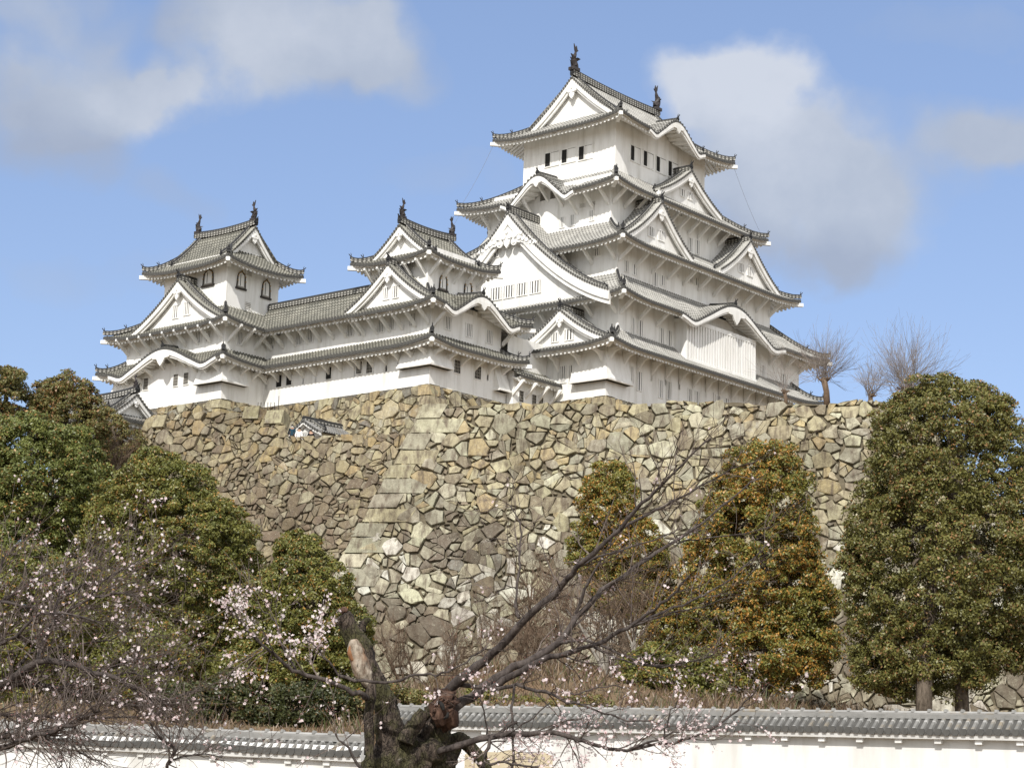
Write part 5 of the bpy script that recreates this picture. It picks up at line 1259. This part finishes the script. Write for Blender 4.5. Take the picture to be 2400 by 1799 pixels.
def put_c(name, mb, mats, smooth=True, root=None, org=None): return link(name, mb.mesh(name, mats, org if org is not None else cb, smooth), root or cherry)
from mathutils import noise as MN
def limb(mb, px, wpx, D0=CD, D1=None, k=12, jitter=.1, mat=0):
    P = pth(px, D0, D1); R = [w * PXM * .5 for w in wpx]; P, R = smooth_path(P, R, 9 if k > 8 else 4); o = len(mb.v); mb.tube(P, R, 30 if k > 8 else k, mat, True, 0 if k > 8 else jitter * .9)
    if k > 8:   # furrowed bark and swellings
        kk = 30
        for i in range(len(P)):
            for j in range(kk):
                v = Vector(mb.v[o + i * kk + j]); c = Vector(P[i]); q = Vector((v.x * 9, v.y * 9, v.z * 2.6)); f = 1 + .20 * MN.fractal(v * 4.5, .8, 2., 4) + .15 * MN.fractal(q * 2.6, .6, 2., 4); mb.v[o + i * kk + j] = tuple(c + (v - c) * f)
tk = MB()
limb(tk, [(975, 2150), (965, 1950), (950, 1830), (935, 1770), (918, 1725), (905, 1668), (890, 1620), (868, 1580), (845, 1520), (822, 1475), (803, 1440)], [170, 145, 108, 86, 74, 56, 54, 58, 52, 44, 38], CD, CD - .3)
limb(tk, [(1000, 2150), (1010, 1900), (1005, 1800), (1005, 1750), (1020, 1700), (1040, 1655), (1052, 1632)], [165, 140, 116, 100, 76, 66, 42], CD + .1, CD + .1)
limb(tk, [(868, 1796), (866, 1740), (864, 1680), (868, 1625), (872, 1600)], [22, 21, 21, 24, 16], CD - .5, CD - .5, 9)
limb(tk, [(950, 1740), (962, 1712), (980, 1690), (996, 1668)], [46, 38, 32, 30], CD - .3, CD - .25, 9)
limb(tk, [(1045, 1765), (1075, 1738), (1098, 1745), (1118, 1770), (1138, 1800), (1150, 1850)], [60, 44, 36, 32, 28, 30], CD + .2, CD + .2, 9)
limb(tk, [(845, 1475), (856, 1456), (868, 1450)], [26, 16, 9], CD - .2, CD - .2, 7)
limb(tk, [(880, 1830), (905, 1790), (950, 1770), (1010, 1785)], [80, 95, 105, 95], CD - .1, CD, 12, .16)
for (x, y, w) in ((1030, 1668, 48), (1052, 1640, 34), (908, 1700, 34), (940, 1745, 50), (1015, 1760, 60), (890, 1790, 50), (868, 1618, 24)):   # burls
    c = at_depth(x, y, CD - .12); mb_ = tk; r = w * PXM * .5
    mb_.tube([c + V3(0, 0, -r), c + V3(r * .1, -.02, -r * .5), c, c + V3(-r * .1, 0, r * .5), c + V3(0, 0, r)], [r * .35, r * .95, r * 1.12, r * .95, r * .3], 10, 0, True, .14)
put_c('trunk', tk, [M_TRUNK])
# torn-off bark showing bare wood on the stub
M_WOOD = bark_mat('bare_wood', (.14, .10, .07), (.55, .49, .40), (.24, .13, .07), 16.)
wd = MB()
limb(wd, [(829, 1497), (833, 1522), (842, 1553), (855, 1583), (866, 1606)], [14, 38, 44, 38, 18], CD - .36, CD - .3, 10, .03); put_c('bare_wood_patch', wd, [M_WOOD])
kn = MB(); M_KNOT = bark_mat('red_brown_knot', (.022, .012, .009), (.17, .10, .07), None, 16.)
c = at_depth(1040, 1660, CD - .24); r = 36 * PXM; o_ = len(kn.v)
kn.tube([c + V3(-.03, .05, -r), c + V3(0, 0, -r * .6), c, c + V3(.03, 0, r * .6), c + V3(.05, .05, r)], [r * .4, r * .85, r * .95, r * .8, r * .35], 30)
for q in range(o_, len(kn.v)):
    v = Vector(kn.v[q]); kn.v[q] = tuple(Vector(c) + (v - Vector(c)) * (1 + .5 * MN.fractal(v * 11, .7, 2., 4)))
for i in range(9):
    an = i / 9 * 2 * math.pi; rr_ = random.uniform(12, 27); x, y = 1040 + rr_ * math.cos(an), 1660 + rr_ * 1.1 * math.sin(an); da = an + random.uniform(.6, 2.6); L_ = random.uniform(12, 24)
    limb(kn, [(x, y), (x + L_ * .5 * math.cos(da), y + L_ * .5 * math.sin(da)), (x + L_ * math.cos(da + .7), y + L_ * math.sin(da + .7))], [random.uniform(4, 7), random.uniform(5, 9), 3], CD - .38, CD - .34, 6, .3)
put_c('knot', kn, [M_KNOT]); kd = MB(); limb(kd, [(1028, 1642), (1036, 1652), (1040, 1664)], [5, 11, 5], CD - .42, CD - .42, 7); limb(kd, [(1050, 1668), (1048, 1678), (1040, 1684)], [4, 8, 4], CD - .41, CD - .41, 7); put_c('knot_hollow', kd, [M_DARK])
og = MB(); limb(og, [(823, 1512), (821, 1530), (827, 1548)], [8, 15, 6], CD - .39, CD - .39, 8, .05); put_c('orange_wood', og, [flat_mat('fresh_orange_wood', (.24, .115, .055), .8, .45, 20)])
rc = MB(); limb(rc, [(798, 1436), (806, 1428), (814, 1432)], [14, 16, 10], CD - .32, CD - .32, 7); put_c('broken_end', rc, [M_KNOT])
BR = [  # px polylines with start/end width in px and start/end distance
    ([(1036, 1628), (1080, 1589), (1134, 1548), (1188, 1502), (1229, 1450), (1299, 1391), (1341, 1342), (1373, 1310), (1433, 1256), (1490, 1196), (1534, 1152), (1598, 1089), (1661, 1028)], 36, 4, 19., 16.6),
    ([(1440, 1250), (1522, 1203), (1572, 1177), (1642, 1139), (1712, 1101), (1781, 1073)], 11, 3, 17.6, 17.0),
    ([(1350, 1335), (1400, 1305), (1470, 1285), (1560, 1252), (1600, 1236)], 9, 3, 18., 18.4),
    ([(1055, 1665), (1090, 1640), (1134, 1610), (1180, 1575), (1254, 1540), (1308, 1507), (1349, 1448), (1390, 1404), (1427, 1370), (1522, 1307), (1579, 1269), (1642, 1228), (1712, 1171), (1775, 1120)], 38, 4, 19., 19.8),
    ([(1352, 1442), (1360, 1404), (1376, 1365), (1404, 1320), (1428, 1278), (1440, 1240)], 13, 5, 19.4, 19.),
    ([(1579, 1269), (1632, 1263), (1743, 1250), (1807, 1231)], 7, 3, 19.6, 20.2),
    ([(1150, 1612), (1200, 1583), (1241, 1561), (1281, 1540), (1322, 1533), (1363, 1518), (1417, 1499), (1471, 1469), (1512, 1442), (1547, 1418), (1585, 1382), (1615, 1350)], 26, 6, 19.1, 18.),
    ([(1490, 1462), (1553, 1434), (1620, 1404), (1661, 1388), (1718, 1351), (1775, 1301), (1800, 1270)], 10, 3, 18.5, 18.9),
    ([(1480, 1466), (1525, 1453), (1593, 1431), (1645, 1420), (1700, 1402)], 8, 3, 18.5, 18.),
    ([(1312, 1506), (1336, 1500), (1376, 1503), (1417, 1515), (1458, 1534), (1512, 1556), (1553, 1562), (1607, 1551), (1656, 1537), (1688, 1515)], 11, 4, 19.2, 18.6),
    ([(1390, 1516), (1430, 1535), (1480, 1552), (1540, 1560), (1600, 1556), (1650, 1545)], 7, 3, 19.1, 19.3),
    ([(1066, 1603), (1123, 1608), (1170, 1612), (1215, 1606), (1281, 1621), (1314, 1635), (1363, 1651), (1417, 1670), (1471, 1686), (1534, 1688)], 15, 4, 18.9, 18.),
    ([(1340, 1628), (1370, 1620), (1420, 1608), (1480, 1612)], 6, 3, 18.5, 18.6),
    ([(1030, 1762), (1042, 1754), (1093, 1741), (1147, 1727), (1215, 1719), (1278, 1715), (1330, 1722), (1368, 1738), (1430, 1751), (1471, 1757), (1498, 1746), (1566, 1724), (1600, 1708)], 25, 5, 18.8, 17.6),
    ([(1480, 1755), (1514, 1749), (1580, 1738), (1634, 1722), (1688, 1694), (1729, 1662), (1756, 1637), (1783, 1599)], 11, 3, 18., 17.6),
    ([(1555, 1727), (1565, 1700), (1572, 1665), (1590, 1640)], 6, 3, 17.8, 17.6),
    ([(1213, 1445), (1210, 1410), (1214, 1350), (1219, 1290), (1220, 1237), (1208, 1205), (1190, 1180)], 11, 4, 19.2, 19.6),
    ([(1217, 1290), (1195, 1270), (1170, 1262), (1140, 1268)], 5, 2.5, 19.4, 19.5),
    ([(1213, 1380), (1190, 1372), (1172, 1385), (1150, 1402)], 5, 2.5, 19.3, 19.2),
    ([(860, 1634), (852, 1630), (814, 1616), (765, 1594), (700, 1575), (669, 1557), (640, 1530), (615, 1510), (579, 1474), (553, 1442), (535, 1420)], 20, 4, 18.4, 17.6),
    ([(690, 1570), (660, 1510), (650, 1470), (630, 1440), (600, 1420)], 8, 3, 18.2, 18.4),
    ([(800, 1586), (852, 1595), (922, 1597), (971, 1580), (1025, 1580), (1061, 1567), (1107, 1540), (1140, 1515)], 11, 4, 18.3, 18.),
    ([(806, 1586), (770, 1550), (740, 1515), (716, 1495)], 8, 3, 18.3, 18.2),
    ([(1204, 1607), (1202, 1660), (1204, 1730), (1203, 1800)], 8, 8, 18.6, 18.4),
    ([(1212, 1690), (1160, 1724), (1140, 1760), (1130, 1800)], 9, 13, 18.5, 18.4),
    ([(1148, 1790), (1170, 1786), (1215, 1790), (1260, 1800)], 9, 6, 18.2, 18.),
    ([(1142, 1720), (1138, 1680), (1128, 1650), (1122, 1620)], 6, 3, 18.6, 18.4),
    ([(1290, 1645), (1250, 1680), (1210, 1705), (1170, 1730)], 5, 4, 18.4, 18.4),
    ([(845, 1799), (822, 1760), (800, 1738), (785, 1720)], 10, 4, 18.1, 18.)]
tips = []; tw_mb = MB(); tw2 = MB()
for k_, (px, w0, w1, d0, d1) in enumerate(BR):
    P = pth(px, d0, d1); n = len(P); R = [(w0 + (w1 - w0) * (i / (n - 1)) ** .8) * PXM * .38 for i in range(n)]; P, R = smooth_path(P, R, 3); R = [r * random.uniform(.93, 1.07) for r in R]
    P = [p + np.array([random.gauss(0, .008) for _ in range(3)]) for p in P]
    bm_ = MB(); bm_.tube(P, R, 7, 0, True, .06); put_c('branch', bm_, [M_CHERRY])
    tot_ = sum(np.linalg.norm(P[i + 1] - P[i]) for i in range(len(P) - 1)); cnt = int(tot_ / .125) + 2
    for _ in range(cnt):
        f = random.uniform(.22, 1.) ** .8 * (len(P) - 1); i = min(int(f), len(P) - 2); b = P[i] + (P[i + 1] - P[i]) * (f - i); d = P[i + 1] - P[i]; d /= np.linalg.norm(d)
        grow(tw2, b, d * .9 + np.array([random.gauss(0, .6), random.gauss(0, .5), random.gauss(.12, .6)]), random.uniform(.18, .62), min(R[i] * .5, .009), 1, .5, .15, 3, 4, 3, .4, tips, 0, .0022)
o = put_c('twigs', tw2, [M_CTWIG], False); o['kind'] = 'stuff'
# blossom
def petal_mat(name, c, tr):
    mt, t, b = new_mat(name, .6); at = N(t, 'ShaderNodeAttribute', attribute_name='tint'); t.links.new(at.outputs['Color'], b.inputs['Base Color'])
    tl = t.nodes.new('ShaderNodeBsdfTranslucent'); t.links.new(at.outputs['Color'], tl.inputs['Color']); mx = t.nodes.new('ShaderNodeMixShader'); mx.inputs[0].default_value = tr
    t.links.new(b.outputs[0], mx.inputs[1]); t.links.new(tl.outputs[0], mx.inputs[2]); t.links.new(mx.outputs[0], t.nodes['Material Output'].inputs[0]); return mt
M_PETAL = petal_mat('petal', (1, 1, 1), .3)
def blossoms(name, centres, root, org, fr, nf=(2, 6), size=.018, spread=.045, bud=.5):
    """centres: (point, fullness): clusters of five-petalled flowers and red buds"""
    V, C = [], []
    for p, full in centres:
        for _ in range(random.randint(*nf)):
            q = p + np.array([random.gauss(0, spread) for _ in range(3)]); isb = random.random() > full
            if isb:
                c = random.choice(((.22, .075, .06), (.30, .13, .11), (.42, .24, .22))); s = size * random.uniform(.35, .6)
                for _k in range(2):
                    a = rng.normal(size=3); a /= np.linalg.norm(a); b = np.cross(a, rng.normal(size=3)); b /= np.linalg.norm(b); V.append([q - a * s, q + b * s * .6, q + a * s, q - b * s * .6]); C.append(c)
                continue
            nn = rng.normal(size=3) + np.array([0, -.5, .3]); nn /= np.linalg.norm(nn); a = np.cross(nn, rng.normal(size=3)); a /= np.linalg.norm(a); b = np.cross(nn, a); s = size * random.uniform(.8, 1.25); ph = random.random() * 6
            w = random.random(); c = (.80 - .05 * w, .74 - .15 * w, .72 - .13 * w)
            for k in range(5):
                t0 = ph + k * 1.2566; r0 = a * math.cos(t0) + b * math.sin(t0); r1 = a * math.cos(t0 + .55) + b * math.sin(t0 + .55); r2 = a * math.cos(t0 - .55) + b * math.sin(t0 - .55)
                V.append([q, q + r2 * s * .75 + nn * s * .25, q + r0 * s * 1.1 + nn * s * .35, q + r1 * s * .75 + nn * s * .25]); C.append(c)
    V = np.array(V) - np.asarray(org); n = len(V); me = bpy.data.meshes.new(name); me.vertices.add(4 * n); me.loops.add(4 * n); me.polygons.add(n)
    me.vertices.foreach_set('co', V.ravel()); me.loops.foreach_set('vertex_index', np.arange(4 * n, dtype=np.int32)); me.polygons.foreach_set('loop_start', np.arange(0, 4 * n, 4, dtype=np.int32))
    at = me.attributes.new('tint', 'FLOAT_COLOR', 'FACE'); at.data.foreach_set('color', np.concatenate([np.array(C), np.ones((n, 1))], 1).ravel().astype(np.float32)); me.update(); me.materials.append(M_PETAL)
    o = link(name, me, root); o['kind'] = 'stuff'; return o
def pxof(p):
    d = np.asarray(p) - EYE; z = d @ FW; return CX + F_PX * (d @ RT) / z, CY - F_PX * (d @ UP) / z
ctr = []
for p, d in tips:
    x, y = pxof(p); r = random.random()
    if 500 < x < 815 and 1380 < y < 1600:
        if r < .8: ctr.append((p, .8))
    elif y > 1690 and x > 1200:
        if r < .85: ctr.append((p, .5))
    elif y > 1530:
        if r < .42: ctr.append((p, .42))
    elif y > 1400 and x < 1400:
        if r < .12: ctr.append((p, .35))
    elif r < .03: ctr.append((p, .4))
blossoms('blossoms', ctr, cherry, cb, 1., (3, 8), .015, .024)

# second cherry reaching in from the left edge
LD = 15.5; lb = at_depth(-260, 1799, LD); lb = np.array([lb[0], LD, 0.]); left = empty('cherry_tree', tuple(lb), label='cherry tree with many thin branches and pink white blossom reaching in from the left edge', cat='cherry tree')
tk = MB(); PX2 = LD / (F_PX / math.cos(PITCH)); a0 = np.array([lb[0], LD, 0]); tk.tube([a0, a0 + V3(.05, 0, .8), a0 + V3(.1, 0, 1.7), a0 + V3(.2, 0, 2.3)], [.3, .24, .2, .14], 12, 0, True, .08); put_c('trunk', tk, [M_TRUNK], True, left, lb)
top_ = pxof(a0 + V3(.1, 0, 1.7))
BL = [([top_, (-120, 1690), (-18, 1619), (36, 1583), (90, 1550), (152, 1554), (253, 1583), (325, 1615), (369, 1641), (400, 1650)], 30, 4, 15.5, 14.6),
      ([top_, (-90, 1650), (0, 1612), (72, 1599), (145, 1615), (217, 1622), (289, 1648), (347, 1655), (434, 1626), (470, 1610)], 20, 3, 15.5, 15.2),
      ([(60, 1572), (87, 1550), (98, 1510), (123, 1460), (137, 1405), (150, 1370), (190, 1340)], 14, 4, 15.2, 15.6),
      ([(100, 1474), (145, 1440), (202, 1405), (253, 1393), (297, 1389), (325, 1402), (347, 1434)], 9, 3, 15.4, 15.),
      ([top_, (-80, 1740), (0, 1727), (72, 1716), (145, 1702), (188, 1688), (230, 1665)], 22, 6, 15.3, 14.4), ([top_, (-80, 1775), (0, 1753), (54, 1731), (108, 1716), (170, 1700)], 20, 8, 15.3, 14.2),
      ([top_, (-60, 1680), (0, 1675), (108, 1677), (217, 1680), (325, 1677), (400, 1668)], 12, 3, 15.4, 14.9),
      ([top_, (-140, 1560), (-60, 1470), (0, 1410), (60, 1370), (130, 1340), (210, 1322)], 18, 3, 15.7, 16.2), ([(-60, 1470), (-20, 1380), (10, 1310), (40, 1275)], 9, 3, 15.9, 16.),
      ([(0, 1410), (60, 1420), (140, 1420), (210, 1390), (260, 1345), (330, 1310)], 9, 2.5, 15.9, 15.3), ([top_, (-120, 1600), (-20, 1520), (40, 1490), (95, 1440), (180, 1440), (240, 1460)], 14, 3, 15.4, 14.7),
      ([(36, 1583), (60, 1540), (110, 1520), (190, 1510), (260, 1500), (300, 1480)], 7, 3, 15.2, 15.8), ([(137, 1405), (190, 1370), (240, 1360), (300, 1330), (370, 1305)], 7, 2.5, 15.6, 16.),
      ([(380, 1860), (395, 1790), (410, 1760), (385, 1735), (362, 1716), (350, 1690)], 9, 4, 14.8, 14.6), ([(395, 1790), (430, 1770), (480, 1765), (520, 1775)], 5, 2.5, 14.8, 14.6), ([(72, 1716), (130, 1745), (145, 1770), (140, 1800)], 7, 3, 14.8, 14.6), ([(188, 1688), (160, 1730), (200, 1770), (250, 1790)], 6, 3, 14.6, 14.4),
      ([(253, 1583), (300, 1575), (350, 1580), (420, 1560)], 6, 2.5, 14.9, 15.4), ([(145, 1615), (200, 1590), (260, 1560), (330, 1540), (400, 1530)], 7, 2.5, 15.3, 15.9)]
tips = []; tw2 = MB()
for (px, w0, w1, d0, d1) in BL:
    P = pth(px, d0, d1); n = len(P); R = [(w0 + (w1 - w0) * (i / (n - 1)) ** .8) * PX2 * .5 for i in range(n)]; P, R = smooth_path(P, R, 3); P = [p + np.array([random.gauss(0, .007) for _ in range(3)]) for p in P]
    bm_ = MB(); bm_.tube(P, R, 7, 0, True, .06); put_c('branch', bm_, [M_CHERRY], True, left, lb)
    tot_ = sum(np.linalg.norm(P[i + 1] - P[i]) for i in range(len(P) - 1)); cnt = int(tot_ / .042) + 2
    for _ in range(cnt):
        f = random.uniform(.2, 1.) * (len(P) - 1); i = min(int(f), len(P) - 2); b = P[i] + (P[i + 1] - P[i]) * (f - i); d = P[i + 1] - P[i]; d /= np.linalg.norm(d)
        grow(tw2, b, d * .9 + np.array([random.gauss(.1, .6), random.gauss(0, .5), random.gauss(.15, .6)]), random.uniform(.18, .6), min(R[i] * .5, .007), 1, .5, .1, 3, 4, 3, .4, tips, 0, .0018)
o = put_c('twigs', tw2, [M_CTWIG], False, left, lb); o['kind'] = 'stuff'
ctr = []
for p, d in tips:
    x, y = pxof(p)
    if random.random() < (.11 if y < 1480 else .075): ctr.append((p, .42))
blossoms('blossoms', ctr, left, lb, 1., (4, 10), .013, .026)

# ------------------------------------------------------------------ people and small things on the lower terrace
def person(px, py_head, D, label, jacket, hair_c, face_away=False, mask=False, lean=0.):
    h = at_depth(px, py_head, D); z0 = 25.32; H = h[2] - z0; H = max(1.5, min(1.8, H)); base = np.array([h[0], h[1], h[2] - H])
    root = empty('person', tuple(base), label=label, cat='person', group='people behind the lower stone wall')
    def skin(name, verts, edges, rad, mat):
        me = bpy.data.meshes.new(name); me.from_pydata(verts, edges, []); me.materials.append(mat); bq = bmesh.new(); bq.from_mesh(me); bq.verts.layers.skin.verify(); bq.to_mesh(me); bq.free(); o = link(name, me, root)
        md = o.modifiers.new('skin', 'SKIN'); md.use_smooth_shade = True
        for i, r in enumerate(rad): me.skin_vertices[0].data[i].radius = (r, r * .8) if r > .1 else (r, r); me.skin_vertices[0].data[i].use_root = i == 0
        s2 = o.modifiers.new('sub', 'SUBSURF'); s2.levels = 1; s2.render_levels = 2; return o
    k = H / 1.7
    V = [(0, 0, .92), (0, 0, 1.15), (0, 0, 1.38), (lean, -.02, 1.48), (lean, -.02, 1.56), (lean, -.03, 1.66), (.17, 0, 1.38), (.24, -.02, 1.12), (.22, -.12, .92), (.21, -.17, .84), (-.17, 0, 1.38), (-.24, -.02, 1.12), (-.22, -.12, .92), (-.21, -.17, .84), (.09, 0, .86), (.1, -.02, .48), (.1, 0, .08), (.1, -.12, .04), (-.09, 0, .86), (-.1, -.02, .48), (-.1, 0, .08), (-.1, -.12, .04)]
    E_ = [(0, 1), (1, 2), (2, 3), (3, 4), (4, 5), (2, 6), (6, 7), (7, 8), (8, 9), (2, 10), (10, 11), (11, 12), (12, 13), (0, 14), (14, 15), (15, 16), (16, 17), (0, 18), (18, 19), (19, 20), (20, 21)]
    R_ = [.15, .14, .15, .055, .09, .075, .06, .045, .032, .03, .06, .045, .032, .03, .09, .06, .045, .035, .09, .06, .045, .035]
    sk = flat_mat('skin', (.48, .30, .21), .6, .08); skin('body', [tuple(c * k for c in v) for v in V], E_, [r * k for r in R_], sk)
    JV = [V[0], V[1], V[2], V[6], V[7], V[8], V[10], V[11], V[12], (0, 0, .78)]; JE = [(0, 1), (1, 2), (2, 3), (3, 4), (4, 5), (2, 6), (6, 7), (7, 8), (0, 9)]
    skin('jacket', [tuple(c * k for c in v) for v in JV], JE, [.18 * k, .17 * k, .175 * k, .085 * k, .07 * k, .055 * k, .085 * k, .07 * k, .055 * k, .18 * k], flat_mat('jacket_cloth', jacket, .8, .2, 8))
    skin('trousers', [tuple(c * k for c in v) for v in [(0, 0, .9), V[14], V[15], (.1, 0, .12), V[18], V[19], (-.1, 0, .12)]], [(0, 1), (1, 2), (2, 3), (0, 4), (4, 5), (5, 6)], [.15 * k, .105 * k, .08 * k, .065 * k, .105 * k, .08 * k, .065 * k], flat_mat('trouser_cloth', (.03, .03, .035), .85, .2, 8))
    hb = MB(); n1, n2 = 12, 6
    c = V3(lean, -.01, 1.61) * k
    for i in range(n2):
        for j in range(n1):
            q = []
            for (a, b) in ((i, j), (i, j + 1), (i + 1, j + 1), (i + 1, j)):
                th_ = a / n2 * 1.75; ph_ = b / n1 * 2 * math.pi; q.append(c + V3(math.sin(th_) * math.cos(ph_) * .108, math.sin(th_) * math.sin(ph_) * .118 + (.015 if not face_away else -.01), math.cos(th_) * .122) * k)
            hb.quad(*q)
    link('hair', hb.mesh('hair', [flat_mat('hair', hair_c, .5, .2)], None, True), root)
    fc = MB()
    if not face_away:
        for x in (-.036, .036): fc.obox((lean + x, -.118, 1.6), (.014, 0, 0), (0, .01, 0), (0, 0, .008), 1)
        fc.prism([((lean - .012) * k, -.115 * k, 1.555 * k), ((lean + .012) * k, -.115 * k, 1.555 * k), (lean * k, -.115 * k, 1.6 * k)], (0, -.03 * k, 0), 0)
        link('face', fc.mesh('face', [sk, M_DARK]), root)
    if mask:
        mk = MB(); 
        for i in range(6):
            a0, a1 = -1. + i / 3., -1. + (i + 1) / 3.; f = lambda a, z: ((lean + .1 * math.sin(a)) * k, (-.03 - .1 * math.cos(a)) * k, z * k)
            mk.quad(f(a0, 1.49), f(a1, 1.49), f(a1, 1.575), f(a0, 1.575))
        link('face_mask', mk.mesh('face_mask', [M_PLW]), root)
    return root
person(685.5, 995, 146.2, 'person in a dark teal jacket wearing a white face mask, leftmost behind the wall', (.018, .055, .085), (.02, .016, .014), False, True)
person(701.5, 1001, 146.0, 'person with dark hair in a white top, between the teal jacket and the black coat', (.80, .80, .78), (.02, .016, .014), True, False, .03)
person(730, 1006, 145.6, 'person in a black coat in front of the small gate roof', (.014, .012, .014), (.018, .014, .014), True, False, -.05)
fr = at_depth(604, 958, 150); fence = empty('metal_fence', tuple(fr), label='short row of thin dark metal posts under the gallery wall', cat='fence')
for i, x in enumerate((604, 611, 619, 627, 634, 643, 652)):
    q = at_depth(x, 960, 150) - fr; mb = MB(); hq = .62 if i < 6 else 1.15; mb.tube([q + V3(0, 0, -1.4), q + V3(0, 0, hq)], .028, 6); link('post', mb.mesh('post', [M_BELL]), fence)
mb = MB(); mb.tube([at_depth(604, 956, 150) - fr, at_depth(652, 955, 150) - fr], .016, 5); link('rail', mb.mesh('rail', [M_BELL]), fence)
